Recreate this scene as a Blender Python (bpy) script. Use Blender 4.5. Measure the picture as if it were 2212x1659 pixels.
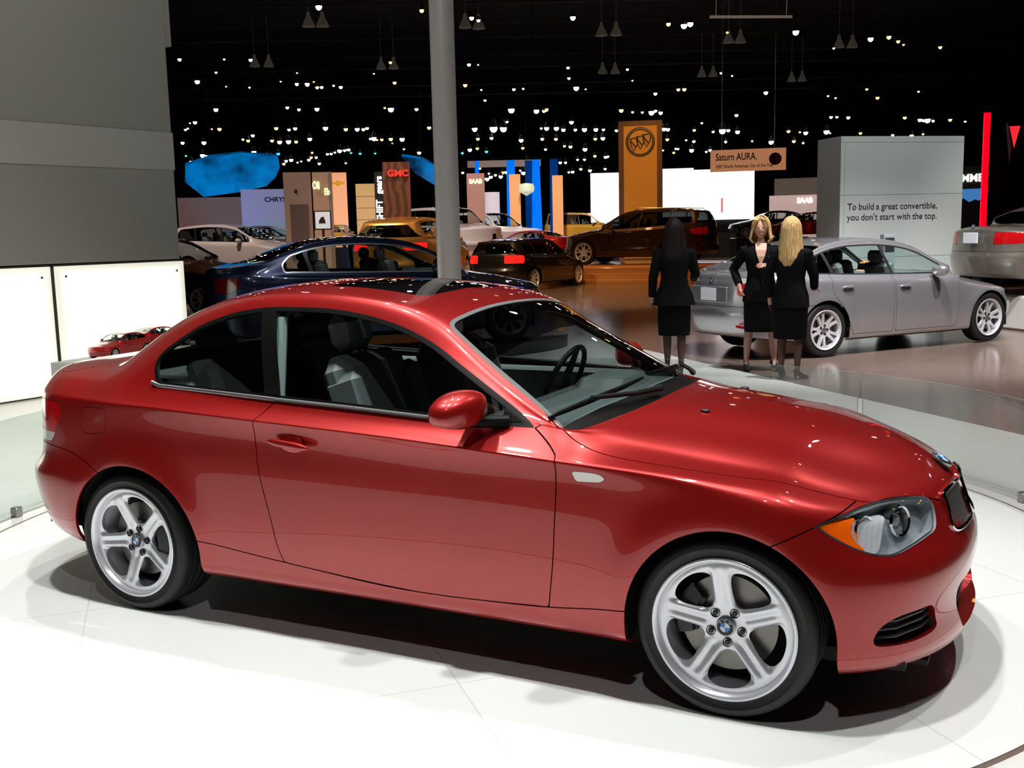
import bpy, math, random
import numpy as np
from mathutils import Vector, Matrix

# ---------------------------------------------------------------- camera, world, exposure
SC = bpy.context.scene
for o in list(bpy.data.objects): bpy.data.objects.remove(o)
COL = SC.collection
W_PX, H_PX = 2212, 1659
CAM = (0.8872, -4.12594, 1.63852)
YAW, PITCH, ROLL, FPX = -0.465727, 0.144283, -0.0232197, 2268.087
def cam_axes():
    cy, sy, cp, sp = math.cos(YAW), math.sin(YAW), math.cos(PITCH), math.sin(PITCH)
    f = Vector((sy*cp, cy*cp, -sp)); r = Vector((cy, -sy, 0)); u = r.cross(f)
    cr, sr = math.cos(ROLL), math.sin(ROLL)
    return cr*r + sr*u, -sr*r + cr*u, f
cd = bpy.data.cameras.new('camera'); cam = bpy.data.objects.new('camera', cd); COL.objects.link(cam)
_r, _u, _f = cam_axes()
cam.matrix_world = Matrix(((_r.x, _u.x, -_f.x, CAM[0]), (_r.y, _u.y, -_f.y, CAM[1]), (_r.z, _u.z, -_f.z, CAM[2]), (0, 0, 0, 1)))
cd.sensor_fit = 'HORIZONTAL'; cd.sensor_width = 36.0; cd.lens = FPX * 36.0 / W_PX
cd.clip_start = 0.05; cd.clip_end = 600
SC.camera = cam

world = bpy.data.worlds.new('hall air'); SC.world = world; world.use_nodes = True
world.node_tree.nodes['Background'].inputs[0].default_value = (0.55, 0.5, 0.45, 1)
world.node_tree.nodes['Background'].inputs[1].default_value = 0.012
SC.view_settings.view_transform = 'Standard'; SC.view_settings.look = 'None'
SC.view_settings.exposure = 0.0; SC.view_settings.gamma = 1.0; SC.view_settings.use_curve_mapping = False
SC.cycles.sample_clamp_indirect = 3.0
SC.cycles.sample_clamp_direct = 0.0
SC.cycles.use_denoising = True
SC.cycles.max_bounces = 10
SC.cycles.transparent_max_bounces = 16
SC.cycles.caustics_reflective = False; SC.cycles.caustics_refractive = False

def spot(name, loc, target, power, color=(1, .97, .9), angle=50, blend=.6, radius=.07):
    l = bpy.data.lights.new(name, 'SPOT'); l.energy = power; l.color = color
    l.spot_size = math.radians(angle); l.spot_blend = blend; l.shadow_soft_size = radius
    o = bpy.data.objects.new(name, l); COL.objects.link(o); o.location = loc
    d = Vector(target) - Vector(loc); o.rotation_euler = d.to_track_quat('-Z', 'Y').to_euler()
    return o
# show lighting: unseen spots, some of them fills added for single things
for tgt_name, (x, y, z), tgt, pw, col, ang, rad in [
    ('key_fill_spot', (-.8, -1.5, 7.6), (-.8, -1.9, 0), 1350, (1, .98, .95), 75, .15),
    ('key_fill_spot', (-3.4, -1.1, 7.6), (-3.9, -1.5, 0), 1150, (1, .98, .95), 70, .14),
    ('key_fill_spot', (1.9, -1.1, 7.6), (1.4, -1.6, 0), 900, (1, .98, .95), 70, .14),
    ('key_fill_spot', (-.9, 1.4, 7.6), (-1.1, .6, 0), 620, (1, .97, .93), 85, .08),
    ('key_fill_spot', (-3.0, 1.9, 7.6), (-3.2, .8, 0), 450, (1, .97, .93), 80, .08),
    ('key_fill_spot', (2.6, 3.2, 7.8), (1.6, 3.4, 0), 850, (1, .97, .95), 85, .08),
    ('key_fill_spot', (-4.5, 1.6, 7.8), (-5.2, 1.0, 0), 750, (1, .98, .9), 80, .08),
    ('key_fill_spot', (.8, -5.0, 7.4), (-1.0, -1.1, .4), 260, (1, .97, .95), 55, .10),  # weak fill added on the camera side to lift the coupe's flank
    ('key_fill_spot', (-2.2, 4.6, 7.8), (-1.6, 5.6, 0), 420, (1, .93, .9), 80, .08),
    ('key_fill_spot', (-.6, 3.6, 6.8), (-2.0, 7.8, 1.3), 330, (1, .92, .88), 40, .10),  # added from the near side to light the three women
    ('key_fill_spot', (-.6, 7.0, 8.0), (-1.3, 10.2, 0), 3000, (1, .96, .95), 55, .10),
    ('key_fill_spot', (2.2, 8.4, 8.0), (.2, 11.2, .5), 3200, (1, .96, .95), 55, .10),
    ('key_fill_spot', (2.6, 6.6, 8.0), (3.2, 8.0, 0), 1100, (1, .88, .84), 90, .10),
    ('key_fill_spot', (1.2, 8.5, 8.5), (-1.2, 14.4, 1.6), 1300, (.95, 1, 1), 42, .10),
    ('key_fill_spot', (3.4, 11.0, 8.0), (2.0, 15.0, .8), 1300, (1, .95, .88), 50, .10),
    ('key_fill_spot', (-5.4, 1.6, 6.0), (-8.4, 4.4, 3.6), 190, (1, 1, .93), 75, .15),  # added to brighten the grey display wall
    ('key_fill_spot', (-2.4, 1.0, 5.2), (-3.7, 3.84, 2.6), 65, (1, 1, .96), 60, .08),  # added for the round post alone
    ('key_fill_spot', (-5.2, 5.5, 8.0), (-7.0, 7.9, .8), 300, (.9, .93, 1), 45, .08),
    ('key_fill_spot', (-5.6, 2.0, 5.5), (-7.4, 3.9, .6), 130, (1, .98, .95), 22, .05),  # added to brighten the small backlit red cars
    ('hall_spot', (-9.0, 17.0, 9), (-9.6, 20.0, 0), 3000, (1, .56, .22), 70, .12),
    ('hall_spot', (-8.0, 24.5, 9), (-10.5, 28.6, 0), 1000, (1, .46, .13), 60, .12),
    ('hall_spot', (-13.5, 25.5, 9), (-12.0, 28.0, 0), 900, (1, .46, .13), 60, .12),
    ('hall_spot', (-10.9, 31.0, 7), (-12.9, 35.0, 3.6), 260, (1, .50, .10), 55, .12),
    ('hall_spot', (-14.0, 14.0, 9), (-13.5, 17.5, 0), 3600, (1, .66, .40), 80, .12),
    ('hall_spot', (-19.5, 17.0, 9), (-21.0, 23.0, 0), 1900, (1, .80, .72), 80, .12),
    ('hall_spot', (-16.0, 24.5, 9), (-18.5, 30.0, 0), 2200, (1, .84, .80), 80, .12),
    ('hall_spot', (-17.0, 33.0, 9), (-19.0, 38.0, 0), 3600, (1, .84, .78), 85, .12),
    ('hall_spot', (-10.0, 50.0, 9), (-12.0, 57.0, 0), 3000, (1, .70, .52), 95, .12),
    ('hall_spot', (3.0, 24.0, 9), (1.5, 32.0, 0), 350, (1, .6, .4), 80, .12),
    ('hall_spot', (-31.0, 31.0, 2.6), (-33.3, 36.0, 4.7), 220, (.02, .42, 1), 75, .1)]:
    spot(tgt_name, (x, y, z), tgt, pw, col, ang, .6, rad)


# ---------------------------------------------------------------- geometry core (numpy only)
def pchip(xk, yk):
    """monotone piecewise cubic through knots; returns a function (linear extrapolation is clamped)"""
    xk = np.asarray(xk, float); yk = np.asarray(yk, float)
    o = np.argsort(xk); xk = xk[o]; yk = yk[o]
    h = np.diff(xk); d = np.diff(yk) / h
    m = np.zeros(len(xk))
    if len(xk) > 2:
        for i in range(1, len(xk) - 1):
            if d[i - 1] * d[i] > 0:
                w1 = 2 * h[i] + h[i - 1]; w2 = h[i] + 2 * h[i - 1]
                m[i] = (w1 + w2) / (w1 / d[i - 1] + w2 / d[i])
    m[0] = d[0]; m[-1] = d[-1]
    def f(x):
        x = np.clip(np.asarray(x, float), xk[0], xk[-1])
        i = np.clip(np.searchsorted(xk, x) - 1, 0, len(xk) - 2)
        t = (x - xk[i]) / h[i]
        return ((2*t**3 - 3*t**2 + 1) * yk[i] + (t**3 - 2*t**2 + t) * h[i] * m[i]
                + (-2*t**3 + 3*t**2) * yk[i + 1] + (t**3 - t**2) * h[i] * m[i + 1])
    return f

def bspl(n, u):
    """rows of uniform cubic B-spline weights for n control points (ends interpolated by reflection)"""
    W = np.zeros((len(u), n))
    for k, t in enumerate(u):
        i = int(min(max(math.floor(t), 0), n - 2)); s = t - i
        w = [(1-s)**3/6, (3*s**3 - 6*s**2 + 4)/6, (-3*s**3 + 3*s**2 + 3*s + 1)/6, s**3/6]
        for a, ww in zip((i-1, i, i+1, i+2), w):
            if a < 0:
                W[k, 0] += 2*ww; W[k, 1] -= ww
            elif a > n - 1:
                W[k, n-1] += 2*ww; W[k, n-2] -= ww
            else:
                W[k, a] += ww
    return W

class Body:
    """Half a car body (y >= 0) as a smooth tensor surface: columns run from the front centre round the
    side to the rear centre, rows from the sill to the roof's centre line."""
    def __init__(s, spec):
        R = spec['rows']; x0, x1 = spec['x0'], spec['x1']
        side = spec['side']                                  # list of (X side, X centre)
        nn, nt = spec.get('nn', 9), spec.get('nt', 9)
        rows = []
        M = len(R)
        for i, r in enumerate(R):
            fy = pchip(*zip(*r['y'])); fz = pchip(*zip(*r['z']))
            pts = []
            b = r.get('b', 0.0)
            e = 2.0 / r.get('nf', 2.1)
            xs0 = x0 + b * (side[0][1] - side[0][0]); w0 = float(fy(x0)); z0 = float(fz(x0))
            XF, ZF = r['f']
            for k in range(nn - 1):
                ph = math.radians(90.0 * k / (nn - 1))
                c, sn = math.cos(ph), math.sin(ph)
                x = xs0 + (XF - xs0) * (c ** e); y = w0 * (sn ** e)
                q = (XF - x) / (XF - xs0)
                if 'zf' in r:
                    z = float(pchip(*zip(*r['zf']))(x))
                else:
                    z = ZF + (z0 - ZF) * q ** r.get('qf', 1.3)
                pts.append((x, y, z))
            for X, XC in side:
                pts.append((X + b * (XC - X), float(fy(X)), float(fz(X if 'own' not in r else X + b * (XC - X)))))
            e = 2.0 / r.get('nr', 2.5)
            xs1 = x1 + b * (side[-1][1] - side[-1][0]); w1 = float(fy(x1)); z1 = float(fz(x1 if 'own' not in r else xs1))
            XR, ZR = r['r']
            for k in range(nt - 2, -1, -1):
                ph = math.radians(90.0 * k / (nt - 1))
                c, sn = math.cos(ph), math.sin(ph)
                x = xs1 + (XR - xs1) * (c ** e); y = w1 * (sn ** e)
                q = (x - XR) / (xs1 - XR)
                pts.append((x, y, ZR + (z1 - ZR) * q ** r.get('qr', 1.3)))
            rows.append(pts)
        P = np.array(rows)                                   # M x N x 3
        s.M, s.N = P.shape[:2]
        s.nn = nn
        Wu = bspl(s.N, np.arange(s.N)); Wv = bspl(s.M, np.arange(s.M))
        C = P.copy()
        for _ in range(2):
            S = np.einsum('vi,ijk,uj->vuk', Wv, C, Wu)
            C = C + 0.8 * (P - S)
        C[:, 0, 1] = 0; C[:, -1, 1] = 0; C[-1, :, 1] = 0
        s.C = C
        s.mod = spec.get('mod')
    def grid(s, mu=5, mv=7):
        u = np.linspace(0, s.N - 1, (s.N - 1) * mu + 1); v = np.linspace(0, s.M - 1, (s.M - 1) * mv + 1)
        Wu = bspl(s.N, u); Wv = bspl(s.M, v)
        S = np.einsum('vi,ijk,uj->vuk', Wv, s.C, Wu)
        S[..., 1] = np.maximum(S[..., 1], 0)
        S[:, 0, 1] = 0; S[:, -1, 1] = 0; S[-1, :, 1] = 0
        if s.mod: S = s.mod(S)
        du = np.gradient(S, axis=1); dv = np.gradient(S, axis=0)
        n = np.cross(du, dv)
        n[:, 0, 1] = 0; n[:, -1, 1] = 0; n[-1, :, 1] = 0
        L = np.linalg.norm(n, axis=2, keepdims=True)
        n = n / np.maximum(L, 1e-12)
        # degenerate normals (poles) take their neighbour's
        bad = (L[..., 0] < 1e-10)
        for a, b_ in zip(*np.where(bad)):
            n[a, b_] = n[max(a - 1, 0), min(max(b_, 1), S.shape[1] - 2)]
        return S, n, u, v

class Poly:
    """polygon soup with shared vertices: co (n,3), no (n,3), uv (n,2), faces list"""
    def __init__(s, co, no, uv, faces):
        s.co, s.no, s.uv, s.faces = co, no, uv, faces
    @staticmethod
    def from_grid(S, n, u, v):
        nv, nu = S.shape[:2]
        U, V = np.meshgrid(u, v)
        idx = np.arange(nu * nv).reshape(nv, nu)
        f = np.stack([idx[:-1, :-1], idx[:-1, 1:], idx[1:, 1:], idx[1:, :-1]], -1).reshape(-1, 4)
        return Poly(S.reshape(-1, 3), n.reshape(-1, 3), np.stack([U.ravel(), V.ravel()], 1), [tuple(a) for a in f.tolist()])
    def split(s, f, gi=0.0, go=0.0):
        """f: signed field per vertex (negative inside). returns (inside f<-gi, outside f>go)"""
        return s._clip(f + gi, -1), s._clip(f - go, 1)
    def _clip(s, f, sign):
        g = f * sign                                         # keep g > 0
        keep = g > 0
        co, no, uv = list(map(tuple, s.co)), None, None
        nco, nno, nuv = [], [], []
        m = {}; e = {}; out = []
        def old(i):
            if i not in m:
                m[i] = len(nco); nco.append(s.co[i]); nno.append(s.no[i]); nuv.append(s.uv[i])
            return m[i]
        def cut(a, b):
            k = (a, b) if a < b else (b, a)
            if k not in e:
                t = g[k[0]] / (g[k[0]] - g[k[1]])
                e[k] = len(nco)
                nco.append(s.co[k[0]] * (1 - t) + s.co[k[1]] * t)
                nno.append(s.no[k[0]] * (1 - t) + s.no[k[1]] * t)
                nuv.append(s.uv[k[0]] * (1 - t) + s.uv[k[1]] * t)
            return e[k]
        kl = keep.tolist()
        for fc in s.faces:
            c = sum(kl[i] for i in fc)
            if c == 0: continue
            if c == len(fc):
                out.append(tuple(old(i) for i in fc)); continue
            q = []
            for a, b in zip(fc, fc[1:] + fc[:1]):
                if kl[a]: q.append(old(a))
                if kl[a] != kl[b]: q.append(cut(a, b))
            if len(q) >= 3: out.append(tuple(q))
        if not nco: return Poly(np.zeros((0, 3)), np.zeros((0, 3)), np.zeros((0, 2)), [])
        return Poly(np.array(nco), np.array(nno), np.array(nuv), out)
    def offset(s, d):
        return Poly(s.co - s.no * d, s.no, s.uv, s.faces)
    def mirror(s):
        m = np.array([1, -1, 1.0])
        return Poly(s.co * m, s.no * m, s.uv, [f[::-1] for f in s.faces])
    def join(s, o):
        k = len(s.co)
        return Poly(np.vstack([s.co, o.co]), np.vstack([s.no, o.no]), np.vstack([s.uv, o.uv]),
                    s.faces + [tuple(i + k for i in f) for f in o.faces])
    def both(s):
        """half + mirrored half welded on the centre plane"""
        j = s.join(s.mirror()); k = len(s.co)
        m = {k + i: i for i in range(k) if abs(s.co[i, 1]) < 1e-5}
        j.no[[i for i in range(k) if abs(s.co[i, 1]) < 1e-5], 1] = 0
        fs = []
        for f in j.faces:
            g = []
            for i in f:
                i = m.get(i, i)
                if i not in g: g.append(i)
            if len(g) > 2: fs.append(tuple(g))
        return Poly(j.co, j.no, j.uv, fs)
    def rim(s, d=0.012):
        """fold every open edge inwards by d along the surface normal (the returned part of a sheet panel)"""
        cnt = {}
        for f in s.faces:
            for a, b in zip(f, f[1:] + f[:1]):
                k = (a, b) if a < b else (b, a)
                cnt[k] = cnt.get(k, 0) + 1 if k in cnt else 1
        dirn = {}
        for f in s.faces:
            for a, b in zip(f, f[1:] + f[:1]):
                k = (a, b) if a < b else (b, a)
                if cnt[k] == 1: dirn[(a, b)] = 1
        co = [*s.co]; no = [*s.no]; uv = [*s.uv]; fs = list(s.faces)
        acc = {}
        for a, b in dirn:
            t = s.co[b] - s.co[a]; n = np.cross(t, s.no[a]); L = np.linalg.norm(n)
            if L < 1e-9: continue
            n /= L
            for i in (a, b): acc[i] = acc.get(i, 0) + n
        mp = {}
        for i, n in acc.items():
            n = n / max(np.linalg.norm(n), 1e-6)
            mp[i] = (len(co), len(co) + 1)
            co += [s.co[i], s.co[i] - s.no[i] / max(np.linalg.norm(s.no[i]), 1e-6) * d]; no += [n, n]; uv += [s.uv[i]] * 2
        for a, b in dirn:
            if a in mp and b in mp:
                fs.append((mp[b][0], mp[a][0], mp[a][1], mp[b][1]))
        return Poly(np.array(co), np.array(no), np.array(uv), fs)

def sdf(poly, P):
    """signed distance (negative inside) from points P (n,2) to a closed polygon"""
    poly = np.asarray(poly, float); a = poly; b = np.roll(poly, -1, 0)
    d = np.full(len(P), 1e9); ins = np.zeros(len(P), bool)
    for p, q in zip(a, b):
        e = q - p; w = P - p
        L = e @ e
        if L < 1e-14: continue
        t = np.clip((w @ e) / L, 0, 1)
        d = np.minimum(d, np.hypot(*(w - t[:, None] * e).T))
        c = ((p[1] > P[:, 1]) != (q[1] > P[:, 1]))
        with np.errstate(divide='ignore', invalid='ignore'):
            xx = (q[0] - p[0]) * (P[:, 1] - p[1]) / (q[1] - p[1]) + p[0]
        ins ^= c & (P[:, 0] < xx)
    return np.where(ins, -d, d)

def smooth_loop(pts, n=4):
    """closed Catmull-Rom through pts; a point with a third item is a sharp corner"""
    N = len(pts); P = np.array([p[:2] for p in pts], float); c = [len(p) > 2 for p in pts]
    out = []
    for i in range(N):
        p1, p2 = P[i], P[(i+1) % N]
        p0 = P[i-1] if not c[i] else p1
        p3 = P[(i+2) % N] if not c[(i+1) % N] else p2
        for k in range(n):
            t = k / n
            out.append(0.5*((2*p1) + (-p0+p2)*t + (2*p0-5*p1+4*p2-p3)*t*t + (-p0+3*p1-3*p2+p3)*t**3))
    return np.array(out)

# ---------------------------------------------------------------- materials
def mat(name, base=(.5, .5, .5), rough=.5, metal=0.0, coat=0.0, coat_r=.03, emit=None, es=1.0, trans=0.0, ior=1.45, alpha=1.0, spec=.5):
    m = bpy.data.materials.new(name); m.use_nodes = True
    b = m.node_tree.nodes['Principled BSDF']
    b.inputs['Base Color'].default_value = (*base, 1); b.inputs['Roughness'].default_value = rough
    b.inputs['Metallic'].default_value = metal; b.inputs['Coat Weight'].default_value = coat
    b.inputs['Coat Roughness'].default_value = coat_r; b.inputs['IOR'].default_value = ior
    b.inputs['Transmission Weight'].default_value = trans; b.inputs['Alpha'].default_value = alpha
    b.inputs['Specular IOR Level'].default_value = spec
    if emit:
        b.inputs['Emission Color'].default_value = (*emit, 1); b.inputs['Emission Strength'].default_value = es
    return m
def nodes(m): return m.node_tree.nodes, m.node_tree.links
def no_sample(m):
    m.cycles.emission_sampling = 'NONE'; return m
def paint(name, base, metal=.55, rough=.34, flake=.12):
    m = mat(name, base, rough, metal, 1.0, .02)
    N, L = nodes(m); b = N['Principled BSDF']
    tc = N.new('ShaderNodeTexCoord'); v = N.new('ShaderNodeTexNoise'); v.inputs['Scale'].default_value = 900; v.inputs['Detail'].default_value = 1
    L.new(tc.outputs['Object'], v.inputs['Vector'])
    mx = N.new('ShaderNodeMix'); mx.data_type = 'RGBA'; mx.blend_type = 'MULTIPLY'; mx.inputs['Factor'].default_value = flake * 3
    mx.inputs['A'].default_value = (*base, 1); L.new(v.outputs['Fac'], mx.inputs['B'])
    g = N.new('ShaderNodeMix'); g.data_type = 'RGBA'; g.blend_type = 'MIX'; g.inputs['Factor'].default_value = .5
    L.new(mx.outputs['Result'], b.inputs['Base Color'])
    return m
def sheet_glass(name, tint=(.6, .75, .72), refl_ior=1.5, rough=0.0):
    """thin window glass: mostly clear with a tint, mirror-like reflection growing at grazing angles"""
    m = bpy.data.materials.new(name); m.use_nodes = True; N, L = nodes(m); N.clear()
    out = N.new('ShaderNodeOutputMaterial'); t = N.new('ShaderNodeBsdfTransparent'); t.inputs['Color'].default_value = (*tint, 1)
    g = N.new('ShaderNodeBsdfGlossy'); g.inputs['Roughness'].default_value = rough; g.inputs['Color'].default_value = (1, 1, 1, 1)
    fr = N.new('ShaderNodeFresnel'); fr.inputs['IOR'].default_value = refl_ior
    ml = N.new('ShaderNodeMath'); ml.operation = 'MULTIPLY'; ml.inputs[1].default_value = 1.8; ml.use_clamp = True
    mx = N.new('ShaderNodeMixShader'); L.new(fr.outputs[0], ml.inputs[0])
    ge = N.new('ShaderNodeNewGeometry'); inv = N.new('ShaderNodeMath'); inv.operation = 'SUBTRACT'; inv.inputs[0].default_value = 1; L.new(ge.outputs['Backfacing'], inv.inputs[1])
    m2 = N.new('ShaderNodeMath'); m2.operation = 'MULTIPLY'; L.new(ml.outputs[0], m2.inputs[0]); L.new(inv.outputs[0], m2.inputs[1]); L.new(m2.outputs[0], mx.inputs['Fac'])
    L.new(t.outputs[0], mx.inputs[1]); L.new(g.outputs[0], mx.inputs[2]); L.new(mx.outputs[0], out.inputs['Surface'])
    return m
M = {}
M['red'] = paint('red metallic paint', (.43, .012, .011), .52, .33)
M['silver'] = paint('silver metallic paint', (.66, .68, .73), .75, .27)
M['navy'] = paint('dark blue metallic paint', (.008, .016, .055), .4, .3)
M['blackp'] = paint('black metallic paint', (.012, .010, .009), .3, .3)
M['champagne'] = paint('champagne metallic paint', (.30, .27, .23), .7, .35)
M['bronze'] = paint('bronze metallic paint', (.060, .030, .016), .6, .34)
M['gold'] = paint('gold metallic paint', (.66, .34, .09), .4, .36)
M['whitep'] = paint('white paint', (.75, .68, .64), .0, .3, .02)
M['redp'] = paint('bright red paint', (.55, .02, .02), .1, .3, .05)
M['yellowp'] = paint('yellow paint', (.75, .42, .03), .1, .3, .05)
M['lining'] = mat('black inner lining', (.012, .012, .012), .8)
M['rubber'] = mat('tyre rubber', (.012, .012, .013), .55)
M['alloy'] = mat('silver alloy', (.84, .86, .92), .27, .5)
M['alloy_d'] = mat('dark cast alloy', (.25, .25, .26), .4, .8)  # darker alloy for hubs, emblem and the navy sedan's wheels
M['iron'] = mat('brake iron', (.20, .19, .18), .35, .9)
M['dash'] = mat('dark grey dashboard', (.075, .09, .09), .55)
M['caliper'] = mat('dark cast caliper', (.035, .037, .04), .4, .4)
M['plastic'] = mat('black plastic', (.014, .014, .015), .38)
M['trim'] = mat('satin black trim', (.003, .003, .003), .5, spec=.12)
M['reddark'] = mat('unlit dark red lamp', (.07, .002, .003), .15, 0, 1)
M['redglow'] = mat('lit red lamp', (.5, .01, .01), .2, 0, .5, emit=(1, .015, .01), es=1.1)
M['matte'] = mat('matt black plastic', (.010, .010, .010), .75)
M['chrome'] = mat('bright chrome', (.8, .8, .82), .08, 1)
M['satin'] = mat('satin aluminium moulding', (.42, .44, .46), .3, .9)
M['seal'] = mat('grey rubber glass seal', (.10, .105, .105), .6)
M['glass'] = sheet_glass('window glass', (.80, .88, .87))
M['wsglass'] = sheet_glass('windscreen glass', (.78, .86, .85))
M['dglass'] = sheet_glass('dark reflection glass', (.18, .20, .20))
M['lens'] = sheet_glass('clear lamp lens', (.9, .93, .95), 1.45)
M['roofglass'] = mat('black roof glass', (.004, .004, .005), .03, 0, 1, .01)
M['cabin'] = mat('dark grey cabin trim', (.20, .235, .235), .6)
M['leather'] = mat('charcoal leather', (.20, .215, .215), .5)
M['headliner'] = mat('grey headliner', (.38, .45, .44), .9)
M['amber'] = mat('amber lamp plastic', (.85, .11, .003), .15, 0, 1, emit=(1, .13, .0), es=.22)
M['redlens'] = mat('red lamp plastic', (.38, .004, .006), .12, 0, 1, emit=(1, .01, .01), es=.05)
M['lampgrey'] = mat('grey lamp housing', (.40, .44, .47), .35, .2)
M['clearl'] = mat('clear ribbed lamp', (.75, .74, .72), .15, .3, 1)
M['white'] = mat('white enamel', (.8, .8, .8), .3)
M['blue'] = mat('light blue enamel', (.02, .25, .75), .3)
M['plate'] = mat('white display plate', (.72, .76, .80), .4, emit=(.7, .8, .9), es=.10)
M['standgrey'] = mat('dark stand', (.03, .03, .035), .25)
M['whitestand'] = mat('white stand', (.62, .60, .57), .4)
M['postm'] = mat('grey painted steel post', (.36, .35, .34), .38, .35)
M['bowl'] = mat('bright lamp reflector', (.85, .86, .88), .22, .25, 1)
N, L = nodes(M['bowl']); _w = N.new('ShaderNodeTexWave'); _w.inputs['Scale'].default_value = 22; _b = N.new('ShaderNodeBump'); _b.inputs['Strength'].default_value = .5; _t = N.new('ShaderNodeTexCoord')
L.new(_t.outputs['Object'], _w.inputs['Vector']); L.new(_w.outputs['Fac'], _b.inputs['Height']); L.new(_b.outputs[0], N['Principled BSDF'].inputs['Normal'])

# ---------------------------------------------------------------- helpers
def tag(o, label=None, cat=None, group=None, kind=None):
    if label: o['label'] = label
    if cat: o['category'] = cat
    if group: o['group'] = group
    if kind: o['kind'] = kind
    return o
def empty(name, loc=(0, 0, 0), rz=0, scale=1.0):
    o = bpy.data.objects.new(name, None); COL.objects.link(o); o.location = loc; o.rotation_euler = (0, 0, rz)
    o.scale = (scale,) * 3; o.empty_display_size = .2
    return o
def mesh_obj(name, verts, faces, m=None, parent=None, smooth=True, normals=None, mats=None, fm=None):
    me = bpy.data.meshes.new(name); me.from_pydata([tuple(v) for v in verts], [], [tuple(f) for f in faces])
    if m: me.materials.append(m)
    for x in (mats or []): me.materials.append(x)
    if fm: me.polygons.foreach_set('material_index', fm)
    if smooth: me.polygons.foreach_set('use_smooth', [True] * len(me.polygons))
    me.update()
    if normals is not None and len(me.vertices) == len(normals):
        me.normals_split_custom_set_from_vertices([tuple(n) for n in normals])
    o = bpy.data.objects.new(name, me); COL.objects.link(o)
    if parent: o.parent = parent
    return o
def poly_obj(name, P, m, parent=None, rim=.012):
    if not P.faces: return None
    Q = P.rim(rim) if rim else P
    n = Q.no / np.maximum(np.linalg.norm(Q.no, axis=1, keepdims=True), 1e-9)
    return mesh_obj(name, Q.co, Q.faces, m, parent, True, n)
class MB:
    """collects simple shapes into one mesh"""
    def __init__(s): s.v, s.f, s.m, s.cur = [], [], [], 0
    def add(s, vs, fs):
        k = len(s.v); s.v += [tuple(v) for v in vs]; s.f += [tuple(i + k for i in f) for f in fs]; s.m += [s.cur] * len(fs)
        return s
    def box(s, c, d, rz=0, bev=0, R=None):
        x, y, z = d[0]/2, d[1]/2, d[2]/2
        if bev:
            b = min(bev, x*.99, y*.99, z*.99); vs = []
            import itertools
            for sx, sy, sz in itertools.product((-1, 1), repeat=3):
                vs += [(sx*(x-b), sy*(y-b), sz*z), (sx*(x-b), sy*y, sz*(z-b)), (sx*x, sy*(y-b), sz*(z-b))]
            bm_v = [Vector(v) for v in vs]
            import bmesh
            bm = bmesh.new()
            for v in bm_v: bm.verts.new(v)
            r = bmesh.ops.convex_hull(bm, input=bm.verts)
            bmesh.ops.dissolve_limit(bm, angle_limit=.01, verts=bm.verts, edges=bm.edges)
            bm.verts.ensure_lookup_table(); bm.verts.index_update()
            vs = [tuple(v.co) for v in bm.verts]; fs = [tuple(v.index for v in f.verts) for f in bm.faces]; bm.free()
        else:
            vs = [(-x,-y,-z),(x,-y,-z),(x,y,-z),(-x,y,-z),(-x,-y,z),(x,-y,z),(x,y,z),(-x,y,z)]
            fs = [(0,3,2,1),(4,5,6,7),(0,1,5,4),(1,2,6,5),(2,3,7,6),(3,0,4,7)]
        A = R if R is not None else Matrix.Rotation(rz, 3, 'Z')
        return s.add([A @ Vector(v) + Vector(c) for v in vs], fs)
    def tube(s, pts, r, n=10, cap=True):
        pts = [Vector(p) for p in pts]; N = len(pts); rs = r if isinstance(r, (list, tuple)) else [r] * N
        vs = []; up = None
        for i, p in enumerate(pts):
            t = (pts[min(i+1, N-1)] - pts[max(i-1, 0)]).normalized()
            if up is None:
                up = Vector((0, 0, 1)) if abs(t.z) < .9 else Vector((1, 0, 0))
            a = t.cross(up).normalized(); b = a.cross(t).normalized(); up = b
            for k in range(n):
                w = 2*math.pi*k/n; vs.append(p + (a*math.cos(w) + b*math.sin(w))*rs[i])
        fs = [(i*n+k, i*n+(k+1) % n, (i+1)*n+(k+1) % n, (i+1)*n+k) for i in range(N-1) for k in range(n)]
        fs = [f[::-1] for f in fs]
        if cap: fs += [tuple(range(n)), tuple(range((N-1)*n, N*n))[::-1]]
        return s.add(vs, fs)
    def lathe(s, prof, n=48, axis='Z', c=(0, 0, 0), close=False):
        """prof: list of (radius, height); axis Z or Y (height along the axis)"""
        vs = []; N = len(prof)
        for r, h in prof:
            for k in range(n):
                w = 2*math.pi*k/n
                if axis == 'Z': vs.append((c[0]+r*math.cos(w), c[1]+r*math.sin(w), c[2]+h))
                else: vs.append((c[0]+r*math.cos(w), c[1]+h, c[2]+r*math.sin(w)))
        fs = []
        R_ = N if close else N-1
        for i in range(R_):
            j = (i+1) % N
            for k in range(n):
                f = (i*n+k, i*n+(k+1) % n, j*n+(k+1) % n, j*n+k)
                fs.append(f if axis == 'Z' else f[::-1])
        return s.add(vs, fs)
    def ellipsoid(s, c, d, n=16, m=10, p=1.0, R=None):
        vs = []; fs = []
        for i in range(m+1):
            t = math.pi*i/m
            for k in range(n):
                w = 2*math.pi*k/n
                v = Vector((math.sin(t)*math.cos(w), math.sin(t)*math.sin(w), math.cos(t)))
                if p != 1.0: v = Vector([math.copysign(abs(q)**p, q) for q in v])
                v = Vector((v.x*d[0], v.y*d[1], v.z*d[2]))
                if R is not None: v = R @ v
                vs.append(v + Vector(c))
        for i in range(m):
            for k in range(n):
                fs.append((i*n+k, (i+1)*n+k, (i+1)*n+(k+1) % n, i*n+(k+1) % n))
        return s.add(vs, fs)
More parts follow.
